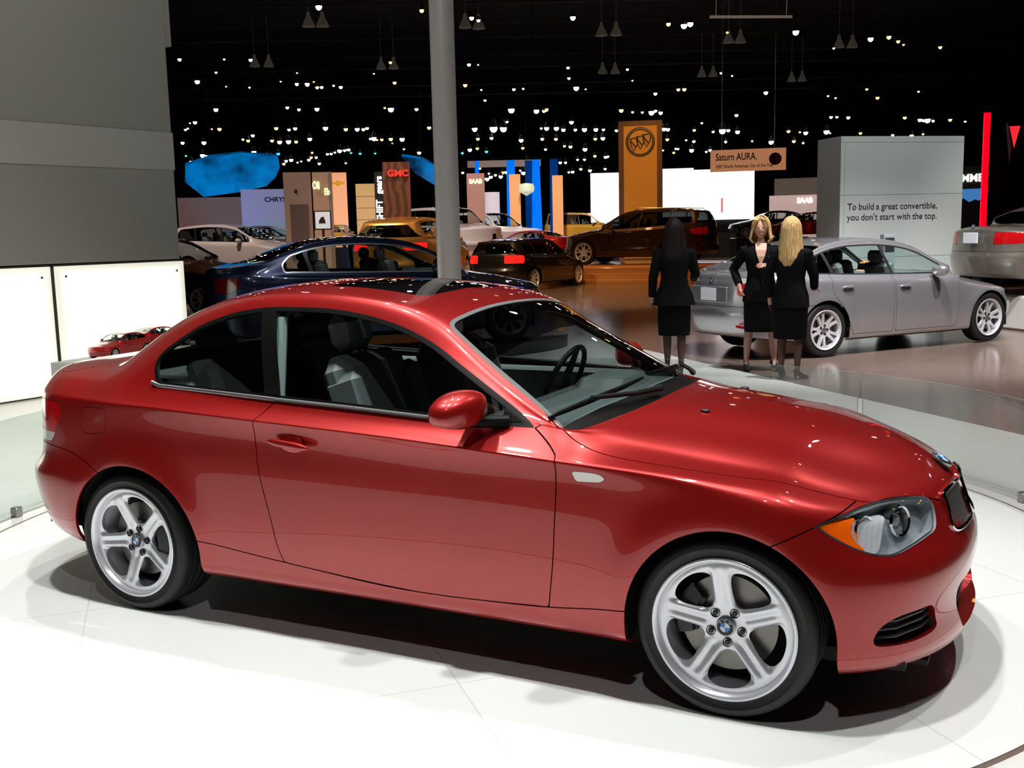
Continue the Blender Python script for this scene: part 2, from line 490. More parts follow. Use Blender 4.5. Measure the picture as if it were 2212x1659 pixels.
    def prism(s, pts, y0, y1, plane='XZ', hole=None):
        """extrude a closed 2D outline; plane XZ extrudes along y, XY along z, YZ along x"""
        def P(a, b, h): return {'XZ': (a, h, b), 'XY': (a, b, h), 'YZ': (h, a, b)}[plane]
        n = len(pts); vs = [P(a, b, y0) for a, b in pts] + [P(a, b, y1) for a, b in pts]
        fs = [tuple(range(n)), tuple(range(2*n-1, n-1, -1))] + [((i+1) % n, i, n+i, n+(i+1) % n) for i in range(n)]
        return s.add(vs, fs)
    def build(s, name, m=None, parent=None, smooth=True, mats=None, loc=None, auto=35):
        o = mesh_obj(name, s.v, s.f, m, parent, smooth, mats=mats, fm=s.m if mats else None)
        if smooth and auto:
            import bmesh
            bm = bmesh.new(); bm.from_mesh(o.data)
            bmesh.ops.remove_doubles(bm, verts=bm.verts, dist=1e-5)
            bmesh.ops.recalc_face_normals(bm, faces=bm.faces)
            for e in bm.edges:
                if len(e.link_faces) == 2 and e.calc_face_angle(0) > math.radians(auto): e.smooth = False
            bm.to_mesh(o.data); bm.free()
        if loc: o.location = loc
        return o
def kids(o): return [c for c in o.children]
def copy_tree(o, parent=None):
    c = o.copy(); COL.objects.link(c)
    if parent is not None: c.parent = parent
    for ch in o.children: copy_tree(ch, c)
    return c
def text_mesh(name, body, size, m, parent=None, loc=(0, 0, 0), rot=(0, 0, 0), depth=.004, align='CENTER', sx=1.0, bold=0.0, space=1.0, lines=1.0):
    cu = bpy.data.curves.new(name, 'FONT'); cu.body = body; cu.size = size; cu.extrude = depth; cu.align_x = align; cu.align_y = 'CENTER'
    cu.offset = bold; cu.space_character = space; cu.space_line = lines; cu.resolution_u = 3
    t = bpy.data.objects.new(name + '_tmp', cu); COL.objects.link(t)
    dg = bpy.context.evaluated_depsgraph_get(); me = bpy.data.meshes.new_from_object(t.evaluated_get(dg))
    bpy.data.objects.remove(t); bpy.data.curves.remove(cu)
    me.name = name; me.materials.clear(); me.materials.append(m)
    o = bpy.data.objects.new(name, me); COL.objects.link(o); o.location = loc; o.rotation_euler = rot; o.scale = (sx, 1, 1)
    if parent: o.parent = parent
    return o
def text_words(name, line, size, m, parent, x, y, z, sx=1.0):
    """one object per word, set along the line"""
    for w in line.split():
        o = text_mesh(name, w, size, m, parent, (x, y, z), (math.pi/2, 0, 0), .002, 'LEFT', sx=sx)
        x += (max(v.co.x for v in o.data.vertices)+size*.27)*sx

# ---------------------------------------------------------------- the red coupe's body: feature curves in metres
# x forward from the front axle, z up; every row gives its half width y(x) and height z(x)
RED = dict(x0=.15, x1=-2.95, nn=10, nt=10,
  side=[(.15,.15),(.03,.03),(-.1,-.1),(-.23,-.21),(-.36,-.30),(-.47,-.37),(-.55,-.41),(-.62,-.45),(-.69,-.53),(-.77,-.63),(-.86,-.74),(-.95,-.86),
        (-1.05,-.99),(-1.14,-1.11),(-1.22,-1.21),(-1.32,-1.33),(-1.45,-1.46),(-1.6,-1.6),(-1.75,-1.75),(-1.9,-1.9),(-2.05,-2.05),(-2.2,-2.2),
        (-2.34,-2.36),(-2.46,-2.51),(-2.57,-2.65),(-2.67,-2.78),(-2.77,-2.91),(-2.86,-3.01),(-2.95,-3.08)],
  rows=[
  dict(y=[(.15,.76),(-3,.76)], z=[(.15,.185),(-.5,.19),(-2.3,.19),(-2.95,.24)], f=(.62,.175), r=(-3.44,.27), nf=2.1, nr=2.3),
  dict(y=[(.15,.835),(-.5,.822),(-1.3,.818),(-2.2,.826),(-2.95,.80)], z=[(.15,.215),(-.5,.212),(-2.3,.212),(-2.95,.262)], f=(.70,.175), r=(-3.53,.28), nf=2.05, nr=2.4),
  dict(y=[(.15,.856),(-.4,.848),(-1.3,.842),(-2.2,.852),(-2.95,.835)], z=[(.15,.26),(-.4,.255),(-1.3,.255),(-2.3,.258),(-2.95,.32)], f=(.73,.235), r=(-3.575,.33), nf=2.1, nr=2.5),
  dict(y=[(.15,.862),(-.4,.856),(-1.3,.848),(-2.2,.858),(-2.95,.853)], z=[(.15,.34),(-.4,.325),(-1.3,.325),(-2.3,.335),(-2.95,.40)], f=(.715,.31), r=(-3.60,.41), nf=2.15, nr=2.55),
  dict(y=[(.15,.866),(-.4,.864),(-1.2,.855),(-2.,.862),(-2.66,.872),(-2.95,.862)], z=[(.15,.44),(-.4,.43),(-1.3,.43),(-2.3,.44),(-2.95,.49)], f=(.718,.395), r=(-3.62,.49), nf=2.2, nr=2.6),
  dict(y=[(.15,.868),(-.4,.866),(-1.2,.857),(-2.,.864),(-2.66,.874),(-2.95,.866)], z=[(.15,.56),(-.4,.55),(-1.3,.56),(-2.3,.58),(-2.95,.585)], f=(.728,.49), r=(-3.622,.58), nf=2.15, nr=2.6),
  dict(y=[(.15,.866),(-.4,.866),(-1.2,.858),(-2.,.865),(-2.66,.873),(-2.95,.848)], z=[(.15,.645),(-.4,.66),(-1.3,.69),(-2.3,.72),(-2.95,.67)], f=(.70,.56), r=(-3.575,.63), nf=1.95, nr=2.5),
  dict(y=[(.15,.861),(-.4,.864),(-1.2,.857),(-2.,.863),(-2.66,.868),(-2.95,.845)], z=[(.15,.715),(-.4,.76),(-1.3,.80),(-2.,.83),(-2.95,.80)], f=(.672,.615), r=(-3.55,.78), nf=1.9, nr=2.5),
  dict(y=[(.15,.847),(-.4,.867),(-1.2,.868),(-2.,.874),(-2.66,.873),(-2.95,.840)], z=[(.15,.765),(-.25,.815),(-.6,.838),(-1.2,.872),(-2.,.905),(-2.6,.925),(-2.95,.925)], f=(.657,.645), r=(-3.535,.915), nf=1.9, nr=2.5),
  dict(y=[(.15,.80),(-.25,.834),(-.6,.852),(-1.2,.856),(-2.,.862),(-2.66,.858),(-2.95,.818)], z=[(.15,.793),(-.25,.834),(-.6,.854),(-1.2,.887),(-2.,.920),(-2.6,.942),(-2.95,.950)], f=(.652,.67), r=(-3.53,.965), nf=1.9, nr=2.5),
  dict(y=[(.15,.69),(-.14,.70),(-.4,.715),(-.52,.74),(-.62,.765),(-1.2,.775),(-2.,.782),(-2.5,.782),(-2.7,.78),(-2.95,.76)],
       z=[(.15,.808),(-.14,.840),(-.3,.862),(-.45,.888),(-.55,.915),(-.65,.930),(-1.17,.958),(-1.87,.983),(-2.45,1.012),(-2.7,1.01),(-2.95,.992)], f=(.645,.69), r=(-3.53,.998), nf=2.0, nr=2.6),
  dict(y=[(.15,.64),(-.3,.655),(-.5,.70),(-.62,.745),(-.75,.752),(-.95,.735),(-1.15,.718),(-1.4,.704),(-2.,.70),(-2.4,.702),(-2.6,.712),(-2.8,.712),(-2.95,.70)],
       z=[(.15,.822),(-.14,.858),(-.3,.880),(-.45,.908),(-.62,.932),(-.75,.955),(-.95,1.04),(-1.15,1.11),(-1.4,1.155),(-1.7,1.178),(-2.,1.185),(-2.4,1.15),(-2.6,1.105),(-2.75,1.06),(-2.95,1.02)], f=(.635,.708), r=(-3.52,1.02), nf=2.0, nr=2.8),
  dict(y=[(.15,.56),(-.3,.57),(-.5,.66),(-.62,.725),(-.75,.715),(-.95,.677),(-1.15,.632),(-1.4,.60),(-1.8,.592),(-2.2,.597),(-2.4,.605),(-2.6,.62),(-2.8,.635),(-2.95,.635)],
       z=[(.15,.846),(0,.868),(-.3,.905),(-.45,.922),(-.62,.934),(-.70,.952),(-.8,1.005),(-.9,1.063),(-1.,1.122),(-1.1,1.187),(-1.18,1.238),(-1.28,1.288),(-1.4,1.330),(-1.6,1.356),(-1.8,1.364),(-2.,1.357),(-2.2,1.33),(-2.4,1.277),(-2.6,1.195),(-2.75,1.115),(-2.85,1.07),(-2.95,1.042)], f=(.612,.728), r=(-3.50,1.034), b=.1, nf=2.0, nr=3.0),
  dict(y=[(.15,.42),(-.3,.43),(-.5,.60),(-.62,.685),(-.75,.665),(-.95,.615),(-1.15,.565),(-1.3,.535),(-1.6,.52),(-2.,.515),(-2.4,.515),(-2.7,.52),(-2.95,.53)],
       z=[(.15,.866),(0,.890),(-.3,.928),(-.5,.937),(-.62,.935),(-.70,.978),(-.80,1.035),(-.9,1.097),(-1.,1.163),(-1.1,1.232),(-1.18,1.288),(-1.28,1.334),(-1.4,1.365),(-1.6,1.390),(-1.8,1.402),(-2.,1.401),(-2.2,1.382),(-2.4,1.338),(-2.6,1.262),(-2.75,1.180),(-2.85,1.115),(-2.95,1.06)], f=(.575,.755), r=(-3.46,1.042), b=.2, nf=2.0, nr=3.2),
  dict(y=[(.15,.25),(-.3,.26),(-.5,.32),(-.62,.37),(-.95,.33),(-1.3,.29),(-2.,.28),(-2.95,.29)], own=1,
       zf=[(.545,.778),(.45,.812),(.3,.862),(.15,.900)],
       z=[(.15,.900),(0,.927),(-.15,.947),(-.3,.962),(-.44,.972),(-.5,.985),(-.6,1.035),(-.75,1.118),(-.9,1.195),(-1.05,1.268),(-1.17,1.325),(-1.25,1.350),(-1.4,1.382),(-1.6,1.413),(-1.8,1.427),(-2.,1.428),(-2.25,1.411),(-2.5,1.362),(-2.68,1.300),(-2.85,1.205),(-2.97,1.11),(-3.04,1.07)], f=(.54,.778), r=(-3.42,1.047), b=.85, nf=2.0, nr=3.2),
  dict(y=[(.15,0),(-3,0)], own=1,
       zf=[(.50,.80),(.45,.825),(.3,.875),(.15,.913)],
       z=[(.15,.913),(0,.940),(-.15,.960),(-.3,.975),(-.42,.985),(-.48,1.0),(-.6,1.062),(-.75,1.14),(-.9,1.212),(-1.05,1.282),(-1.17,1.334),(-1.25,1.358),(-1.4,1.394),(-1.6,1.423),(-1.8,1.436),(-2.,1.437),(-2.25,1.421),(-2.5,1.376),(-2.68,1.316),(-2.85,1.225),(-2.97,1.135),(-3.07,1.078)], f=(.50,.80), r=(-3.38,1.05), b=1.0, nf=2.0, nr=3.2),
  ])
def red_mod(S):
    """wheel-arch shoulders and the bonnet's two soft ridges"""
    S = S.copy(); x, y, z = S[..., 0], S[..., 1], S[..., 2]
    for cx in (0.01, -2.66):
        r = np.hypot(x - cx, (z - .31) * .97)
        w = np.exp(-((r - .36) / .085) ** 2) * (y > .45) * np.clip((z - .15) / .1, 0, 1)
        S[..., 1] += .014 * w
    return S
RED['mod'] = red_mod

# ---------------------------------------------------------------- wheels
def polar_face(r0, r1, nr, nt, hfun):
    rr = np.linspace(r0, r1, nr); tt = np.linspace(0, 2*math.pi, nt + 1)
    R, T = np.meshgrid(rr, tt, indexing='ij')
    H = hfun(R, T)
    S = np.stack([R*np.cos(T), H, R*np.sin(T)], -1)
    dR = np.gradient(S, axis=0); dT = np.gradient(S, axis=1)
    dT[:, 0] = dT[:, -1] = (S[:, 1] - S[:, 0] + S[:, -1] - S[:, -2]) / 2
    n = np.cross(dR, dT); n /= np.maximum(np.linalg.norm(n, axis=2, keepdims=True), 1e-12)
    if n[..., 1].mean() > 0: n = -n
    P = Poly.from_grid(S, n, tt, rr)
    P.faces = [f[::-1] for f in P.faces] if True else P.faces
    return P
def spoke_field(P, holes, rot):
    """signed field of the openings (polar outlines (r, deg)) repeated around"""
    r = np.hypot(P.co[:, 0], P.co[:, 2]); t = np.arctan2(P.co[:, 2], P.co[:, 0])
    f = np.full(len(r), 1e9)
    for a0, outline in holes:
        dt = (t - math.radians(a0 + rot) + math.pi) % (2*math.pi) - math.pi
        xy = np.stack([r*np.cos(dt), r*np.sin(dt)], 1)
        pl = smooth_loop([(q[0]*math.cos(math.radians(q[1])), q[0]*math.sin(math.radians(q[1]))) for q in outline], 4)
        f = np.minimum(f, sdf(pl, xy))
    return f
def tyre_mb(Ro, rr, w, seg=120, grooves=True):
    mb = MB()
    prof = [(rr+.002, .0), (rr+.006, -.004), (rr+.018, -.008+.004), ((Ro+rr)/2, .004), (Ro-.02, .001), (Ro-.011, -.007), (Ro-.005, -.018), (Ro-.0015, -.032)]
    back = [(Ro-.0015, -w+.032), (Ro-.005, -w+.018), (Ro-.02, -w-.001), ((Ro+rr)/2, -w-.004), (rr+.005, -w+.004), (rr-.004, -w+.006)]
    mid = []
    if grooves:
        for q in (.25, .42, .58, .75):
            y = -w*q; mid += [(Ro, y+.006), (Ro-.007, y+.004), (Ro-.007, y-.004), (Ro, y-.006)]
    mb.lathe([(r, -y) for r, y in prof+mid+back], seg, 'Y')
    if grooves:                                             # sipes across both tread shoulders
        for k in range(seg//2):
            a = 2*math.pi*k/(seg//2); c, s_ = math.cos(a), math.sin(a)
            for y0, y1 in ((.022, .048),):
                pts = []
                for rad in (Ro-.007, Ro+.0002):
                    for da in (-.016, .016):
                        for y in (y0, y1):
                            rd = rad - (.004 if y == y0 else 0)
                            pts.append((rd*math.cos(a+da), y, rd*math.sin(a+da)))
                mb.add(pts, [(0,1,3,2),(4,6,7,5),(0,4,5,1),(2,3,7,6),(0,2,6,4),(1,5,7,3)])
    return mb
def roundel(parent, r, name='roundel', up=.003, letters=True):
    """round badge in its own XY plane, facing +Z: black ring, blue and white quarters"""
    mb = MB(); mb.lathe([(0, up*.6), (r*.98, up*.6), (r, up*.3), (r, -up), (0, -up)], 32)
    b = mb.build(name, M['satin'], parent)
    mb = MB(); mb.lathe([(0, up*.9), (r*.93, up*.9), (r*.94, up*.5)], 32); mb.build('black_ring', M['plastic'], b)
    for k in range(4):
        a0 = k*math.pi/2; pts = [(0, 0)] + [(r*.56*math.cos(a0+math.pi/2*i/8), r*.56*math.sin(a0+math.pi/2*i/8)) for i in range(9)]
        q = MB(); q.prism(pts, up*.9, up*1.25, 'XY'); q.build('badge_quarter', M['white' if k % 2 == 0 else 'blue'], b, smooth=False)
    if letters:
        for ch, a in (('B', 135), ('M', 90), ('W', 45)):
            w = math.radians(a)
            text_mesh('badge_letter', ch, r*.34, M['white'], b, (r*.75*math.cos(w), r*.75*math.sin(w), up), (0, 0, w-math.pi/2), .0006)
    return b
STAR = [(.080, 0), (.084, 8), (.100, 15.5), (.130, 21.5), (.160, 24.3), (.183, 24.0), (.198, 19.0), (.206, 10), (.2075, 0),
        (.206, -10), (.198, -19.0), (.183, -24.0), (.160, -24.3), (.130, -21.5), (.100, -15.5), (.084, -8)]
def make_wheel(rot, parent, Ro=.312, rr=.2425, w=.215, badge=True, kind='star', detail=True, alloy='alloy'):
    """axle along y, outer face towards -y, flange plane at y = 0"""
    t = tyre_mb(Ro, rr, w, 120 if detail else 48, detail).build('tyre', M['rubber'], None)
    root = t; root.name = 'wheel'; root.parent = parent
    mb = MB()                                                # rim barrel and flange
    mb.lathe([(rr-.004, .004), (rr+.002, -.002), (rr+.004, -.004), (rr+.001, -.007), (rr-.006, -.006), (rr-.013, .004), (rr-.019, .016), (rr-.022, .03), (rr-.03, .06), (rr-.035, .09), (rr-.028, w-.03), (rr+.002, w-.004)], 96 if detail else 40, 'Y')
    mb.build('rim', M[alloy], root, auto=60)
    s = rr/.2425
    def h(R, T):
        r = R/s
        d = .012 + .028*np.clip((.215-r)/.16, 0, 1)**1.3 + .010*np.clip((r-.19)/.03, 0, 1)*0
        x = np.clip((r-.203)/.020, 0, 1); d = d*(1-x) + .016*x
        if kind == 'star':
            a = (T - math.radians(rot) + math.pi/5) % (2*math.pi/5) - math.pi/5
            lat = np.abs(R*np.sin(a))/s
            d = d + .0045*np.exp(-(lat/.011)**2)*np.clip((r-.06)/.02, 0, 1)*np.clip((.205-r)/.03, 0, 1)
            edge = np.clip((lat-.020)/.016, 0, 1); d = d + .014*edge**2*np.clip((r-.07)/.03, 0, 1)*np.clip((.21-r)/.03, 0, 1)
        return d
    P = polar_face(.004, rr-.019, 30 if detail else 14, 240 if detail else 100, h)
    if kind == 'star':
        holes = [(36+72*k, [(a*s, b) for a, b in STAR]) for k in range(5)]
    elif kind == 'double':                                   # five pairs of thin spokes
        big = [(.085, 0), (.10, 12), (.15, 17), (.195, 17.5), (.207, 10), (.209, 0), (.207, -10), (.195, -17.5), (.15, -17), (.10, -12)]
        sm = [(.10, 0), (.13, 4.2), (.18, 7.2), (.203, 6.2), (.207, 0), (.203, -6.2), (.18, -7.2), (.13, -4.2)]
        holes = [(36+72*k, [(a*s, b) for a, b in big]) for k in range(5)] + [(72*k, [(a*s, b) for a, b in sm]) for k in range(5)]
    else:
        o6 = [(.08, 0), (.10, 11), (.15, 15), (.195, 17), (.207, 10), (.209, 0), (.207, -10), (.195, -17), (.15, -15), (.10, -11)]
        holes = [(22+45*k, [(a*s, b*.85) for a, b in o6]) for k in range(8)]
    f = spoke_field(P, holes, rot)
    _, P = P.split(f)
    poly_obj('spokes', P, M[alloy], root, .028)
    if detail:
        mb = MB()
        mb.lathe([(.034, .012+.026), (.034, .030), (.031, .028), (0, .028)], 32, 'Y'); mb.build('hub_cap', M['satin'], root)
        if badge:
            b = roundel(root, .030); b.rotation_euler = (math.pi/2, 0, 0); b.location = (0, .027, 0)
        for k in range(5):
            a = math.radians(rot + 36 + 72*k); x, z = .056*math.cos(a), .056*math.sin(a)
            q = MB(); q.lathe([(0, .032), (.0085, .032), (.0095, .034), (.0095, .045)], 12, 'Y'); q.lathe([(.0145, .0325), (.016, .0335), (.0145, .050), (.0115, .050)], 16, 'Y', close=True)
            q.build('wheel_bolt', M['plastic'], root, loc=(x, 0, z))
        mb = MB(); mb.lathe([(.05, .060), (.078, .060), (.080, .078), (.166, .078), (.166, .100), (.05, .100)], 64, 'Y'); mb.build('brake_disc', M['iron'], root)
        mb = MB(); mb.lathe([(0, .055), (.055, .055), (.06, .075), (.06, .12), (0, .12)], 24, 'Y'); mb.build('hub', M['alloy_d'], root)
        mb = MB(); mb.lathe([(.0, .115), (rr-.03, .13)], 40, 'Y'); mb.build('dust_shield', M['matte'], root)
    else:
        mb = MB(); mb.lathe([(0, .07), (rr-.03, .07)], 32, 'Y'); mb.build('brake_disc', M['matte'], root)
    return root
def caliper(parent, ang, name='brake_caliper'):
    mb = MB(); n = 10
    for y0, y1, ra, rb in ((.050, .125, .105, .178), (.040, .06, .118, .168)):
        vs = []
        for i in range(n+1):
            a = math.radians(ang - 32 + 64*i/n)
            for r, y in ((ra, y0), (rb, y0+.01), (rb, y1), (ra, y1)): vs.append((r*math.cos(a), y, r*math.sin(a)))
        fs = [(i*4+k, i*4+(k+1) % 4, (i+1)*4+(k+1) % 4, (i+1)*4+k) for i in range(n) for k in range(4)] + [(0, 1, 2, 3), tuple(range(n*4+3, n*4-1, -1))]
        mb.add(vs, fs)
    return mb.build(name, M['caliper'], parent)

# ---------------------------------------------------------------- the red coupe on the turntable
def blend_line(pts):
    a = np.array(pts, float); return a
def build_red():
    root = tag(empty('coupe_car'), 'red metallic two-door coupe on the white turntable in front', 'car')
    B = Body(RED); S, n, u, v = B.grid(7, 9)
    P = Poly.from_grid(S, n, u, v)
    def X(p): return p.co[:, 0]
    def Y(p): return p.co[:, 1]
    def Z(p): return p.co[:, 2]
    xz = lambda p: p.co[:, [0, 2]]; xy = lambda p: p.co[:, [0, 1]]; yz = lambda p: p.co[:, [1, 2]]
    def arch(p, grow=0.0):
        f = np.full(len(p.co), 1e9)
        for cx, cz, rx, rz in ((.013, .30, .352, .360), (-2.632, .30, .376, .366)):
            dx, dz = X(p)-cx, Z(p)-cz; rx, rz = rx+grow, rz+grow
            a = (np.sqrt((dx/rx)**2+(np.maximum(dz, 0)/rz)**2)-1)*min(rx, rz)
            f = np.minimum(f, a)
        return np.where(Y(p) > .35, f, 1.0)
    DLO = smooth_loop([(-2.555,1.049),(-2.581,1.092),(-2.581,1.131),(-2.543,1.17),(-2.47,1.22),(-2.392,1.264),(-2.305,1.294),(-2.204,1.321),(-2.101,1.337),(-1.986,1.346),(-1.769,1.345),(-1.633,1.335),(-1.498,1.315),(-1.367,1.284),(-1.269,1.25),(-1.172,1.207),(-1.074,1.15),(-.978,1.095),(-.885,1.042),(-.794,.989),(-.712,.936,1),(-.879,.938),(-1.163,.952),(-1.53,.970),(-1.857,.983),(-2.2,.998),(-2.48,1.012),(-2.53,1.026)], 4)
    def dlo(p):
        f = sdf(DLO, xz(p)); vv = p.uv[:, 1]
        return np.where((vv > 8.6) & (vv < 12.62), f, np.maximum(np.abs(f), .05))
    US, VS = .10, .13
    WSP = smooth_loop([(a*US, b*VS) for a, b in [(15.75,11.55),(16.5,12.45),(17.4,12.68),(18.5,12.76),(20.4,12.78),(21.9,12.80),(22.35,12.86),(22.58,13.1),(22.64,13.6),(22.72,14.3),(22.74,15.0)]] + [(22.74*US,16*VS,1),(14.98*US,16*VS,1),(15.0*US,14.4*VS),(15.02*US,13.64*VS),(15.26*US,13.0*VS),(15.55*US,12.1*VS)], 5)
    WSP[-1] = WSP[-1]
    def uvs(p): return p.uv*np.array([US, VS])
    def ws(p): return sdf(WSP, uvs(p))
    BLP = smooth_loop([(a*US, b*VS) for a, b in [(33.0,16),(33.0,14.2),(33.05,13.5),(33.4,12.98),(34.2,12.9),(35.8,12.95),(36.5,13.2),(36.75,13.8),(36.8,16)]], 5)
    def bl(p): return sdf(BLP, uvs(p))
    SRP = smooth_loop([(-1.40,-.3,1),(-1.40,.25),(-1.405,.335),(-1.45,.368),(-1.55,.372),(-1.75,.372),(-1.85,.365),(-1.885,.33),(-1.89,.25),(-1.89,-.3,1)], 5)
    def sr(p): return np.where(p.uv[:, 1] > 12.9, sdf(SRP, xy(p)), 1.0)
    HP = smooth_loop([(.70,-.2,1),(.675,.0),(.668,.11),(.645,.20),(.622,.262),(.592,.325),(.556,.38),(.466,.515),(.418,.60),(.305,.668),(.14,.728),(-.04,.762),(-.228,.782),(-.37,.790),(-.473,.785),(-.566,.768),(-.618,.742,1),(-.9,.6,1),(-.9,-.2,1)], 5)
    def hood(p): return np.where((p.uv[:, 1] > 9.05) & (Z(p) > .66), sdf(HP, xy(p)), 1.0)
    def tz(p): return np.stack([X(p)*.558-Y(p)*.83, Z(p)], 1)
    def t3(l): return [(x*.558-y*.83, z) for x, y, z in l]
    HL = smooth_loop([(*t3([q])[0],) + ((1,) if i == 0 else ()) for i, q in enumerate([(.289,.824,.693),(.336,.778,.712),(.391,.688,.724),(.436,.588,.726),(.488,.492,.723),(.548,.392,.713),(.577,.35,.701),(.595,.343,.679),(.607,.359,.641),(.611,.402,.606),(.588,.479,.595),(.552,.568,.584),(.519,.638,.575),(.49,.679,.576),(.45,.719,.588),(.404,.757,.610),(.357,.789,.640),(.319,.811,.668)])], 5)
    def hl(p): return np.where((X(p) > .2) & (Y(p) > .2), sdf(HL, tz(p)), 1.0)
    FG = smooth_loop(t3([(.47,.735,.292),(.478,.731,.346),(.523,.684,.376),(.58,.60,.384),(.625,.53,.380),(.632,.50,.33),(.63,.50,.29),(.56,.626,.278)]), 5)
    def fog(p): return np.where((X(p) > .3) & (Y(p) > .3), sdf(FG, tz(p)), 1.0)
    CI = smooth_loop([(-.3,.405,1),(.2,.405),(.315,.395),(.335,.36),(.315,.29),(.28,.235),(.22,.225),(-.3,.225,1)], 5)
    def ci(p): return np.where(X(p) > .3, sdf(CI, yz(p)), 1.0)
    DR = smooth_loop([(-.60,1.0,1),(-.712,.936,1),(-.655,.902),(-.615,.873),(-.593,.845),(-.590,.754),(-.600,.591),(-.609,.467),(-.631,.304,1),(-1.19,.283),(-1.813,.324,1),(-1.843,.392),(-1.868,.508),(-1.905,.657),(-1.918,.744),(-1.921,.856),(-1.917,.91),(-1.863,.983,1),(-1.87,1.1,1),(-.8,1.1,1)], 4)
    def door(p): return np.where(p.uv[:, 1] < 11, sdf(DR, xz(p)), 1.0)
    def cy(p): return X(p)
    # partition ---------------------------------------------------------------
    g = .0022
    def part(Q, f, gi=g, go=g): return Q.split(f(Q), gi, go)
    lin = P
    _, P = P.split(arch(P))
    DL, P = part(P, dlo, 0, 0)
    WS, P = part(P, ws, 0, 0)
    BL, P = part(P, bl, 0, 0)
    SR, P = part(P, sr, .001, .002)
    HD, P = part(P, hl, .001, .001)
    FO, P = part(P, fog, 0, 0)
    CE, P = part(P, ci, 0, 0)
    HO, P = part(P, hood)
    DO, P = part(P, door)
    sk = pchip([-2.3,-2.252,-1.813,-1.19,-.716,-.631,-.339,-.3], [.372,.367,.325,.283,.298,.304,.337,.34])
    SK, P = part(P, lambda p: np.where((X(p) < -.1) & (X(p) > -2.5), Z(p)-sk(X(p)), 1.0))
    BF, P = part(P, lambda p: np.where(X(p) > .1, ((Z(p)-.693)-.5*(X(p)-.293))*.9, 1.0))
    rb = pchip([-3.6,-3.233,-3.07,-2.971,-2.819,-2.7], [.715,.714,.704,.681,.626,.56])
    BR, P = part(P, lambda p: np.where(X(p) < -2.75, Z(p)-rb(X(p)), 1.0))
    TLp = smooth_loop([(-3.9,.918,1),(-3.3,.918),(-3.12,.917),(-3.078,.893),(-3.072,.853),(-3.112,.791),(-3.155,.735),(-3.25,.727),(-3.9,.727,1)], 4)
    TL, P = part(P, lambda p: np.where((X(p) < -3) & (Y(p) > .40), np.maximum(sdf(TLp, xz(p)), .42-Y(p)), 1.0), .001, .002)
    TRp = smooth_loop([(-3.10,-.2,1),(-3.10,.50),(-3.13,.60),(-3.25,.64),(-3.42,.55),(-3.75,.5,1),(-3.75,-.2,1)], 4)
    TK, P = part(P, lambda p: np.where(Z(p) > .72, sdf(TRp, xy(p)), 1.0))
    FDp = smooth_loop([(-2.875,.909),(-2.775,.909),(-2.75,.89),(-2.76,.833),(-2.785,.80),(-2.9,.79),(-2.935,.815),(-2.93,.885)], 4)
    FD, P = part(P, lambda p: np.where(p.uv[:, 1] < 9, sdf(FDp, xz(p)), 1.0), .0012, .0012)
    MKp = smooth_loop([(-.529,.813,1),(-.47,.813),(-.428,.809),(-.408,.797),(-.42,.784),(-.46,.781),(-.513,.779,1)], 3)
    MK, P = part(P, lambda p: np.where(p.uv[:, 1] < 9, sdf(MKp, xz(p)), 1.0), 0, .001)
    R_ = M['red']
    # lining ------------------------------------------------------------------
    L = lin.offset(.016)
    f = np.minimum.reduce([arch(lin, .004), dlo(lin)-.010, ws(lin)-.008, bl(lin)-.008, sr(lin)-.01, hl(lin)-.004, fog(lin)-.004, ci(lin)-.004])
    _, L = Poly(L.co, L.no, L.uv, L.faces).split(f)
    body = poly_obj('body_shell', P.both(), R_, root)
    poly_obj('inner_lining', L.both(), M['lining'], body, 0)
    poly_obj('bonnet', HO.both(), R_, root)
    poly_obj('front_bumper', BF.both(), R_, root)
    bb = poly_obj('rear_bumper', BR.both(), R_, root)
    poly_obj('boot_lid', TK.both(), R_, root)
    # windscreen: cowl strip, seal, glass
    wv = WS
    cowl_f = lambda p: (p.uv[:, 0]-16.25-.45*np.clip((p.uv[:, 1]-12.2)/1.5, 0, 1))*US
    CW, WG = WS.split(np.minimum(cowl_f(WS), 9))
    poly_obj('cowl_panel', CW.offset(.012).both(), M['trim'], root, 0)
    sl = ws(WG)
    GL, SE = WG.split(sl+.020)
    SB_, GL = GL.split((20.35+.35*np.clip((GL.uv[:, 1]-13)/3, 0, 1)-GL.uv[:, 0])*US)
    ws_o = poly_obj('windscreen', GL.offset(.003).both(), M['wsglass'], root, 0)
    poly_obj('dark_reflection_band', SB_.offset(.003).both(), M['dglass'], ws_o, 0)  # dark ceiling's reflection put into the tint of the upper glass
    poly_obj('windscreen_seal', SE.both(), M['seal'], ws_o, .01)
    GB, SB = BL.split(bl(BL)+.03)
    rg = poly_obj('rear_window', GB.both(), M['dglass'], root, 0); poly_obj('rear_window_border', SB.both(), M['plastic'], rg, .01)
    poly_obj('sunroof', SR.offset(.002).both(), M['roofglass'], root)
    # both sides --------------------------------------------------------------
    for sgn in (-1, 1):
        mm = (lambda q: q.mirror()) if sgn < 0 else (lambda q: q)
        d = poly_obj('door', mm(DO), R_, root)
        poly_obj('side_skirt', mm(SK), R_, root)
        poly_obj('fuel_flap', FD, R_, root) if sgn > 0 else poly_obj('fuel_flap', FD.mirror(), R_, root)
        poly_obj('side_marker_lamp', mm(MK.offset(-.002)), M['clearl'], root, .006)
        t = poly_obj('tail_lamp', mm(TL), M['redlens'], root, .02)
        TW = TL.split(TL.co[:, 2]-.775)[0]
        if TW.faces: poly_obj('reverse_lens', mm(TW.offset(-.001)), M['clearl'], t, 0)
        # side glass: black surround, pillar, mirror sail, two panes
        fD = sdf(DLO, DL.co[:, [0, 2]])
        ring = DL.split(fD+.017)
        tr = poly_obj('window_surround', mm(ring[1]), M['trim'], root, .012)
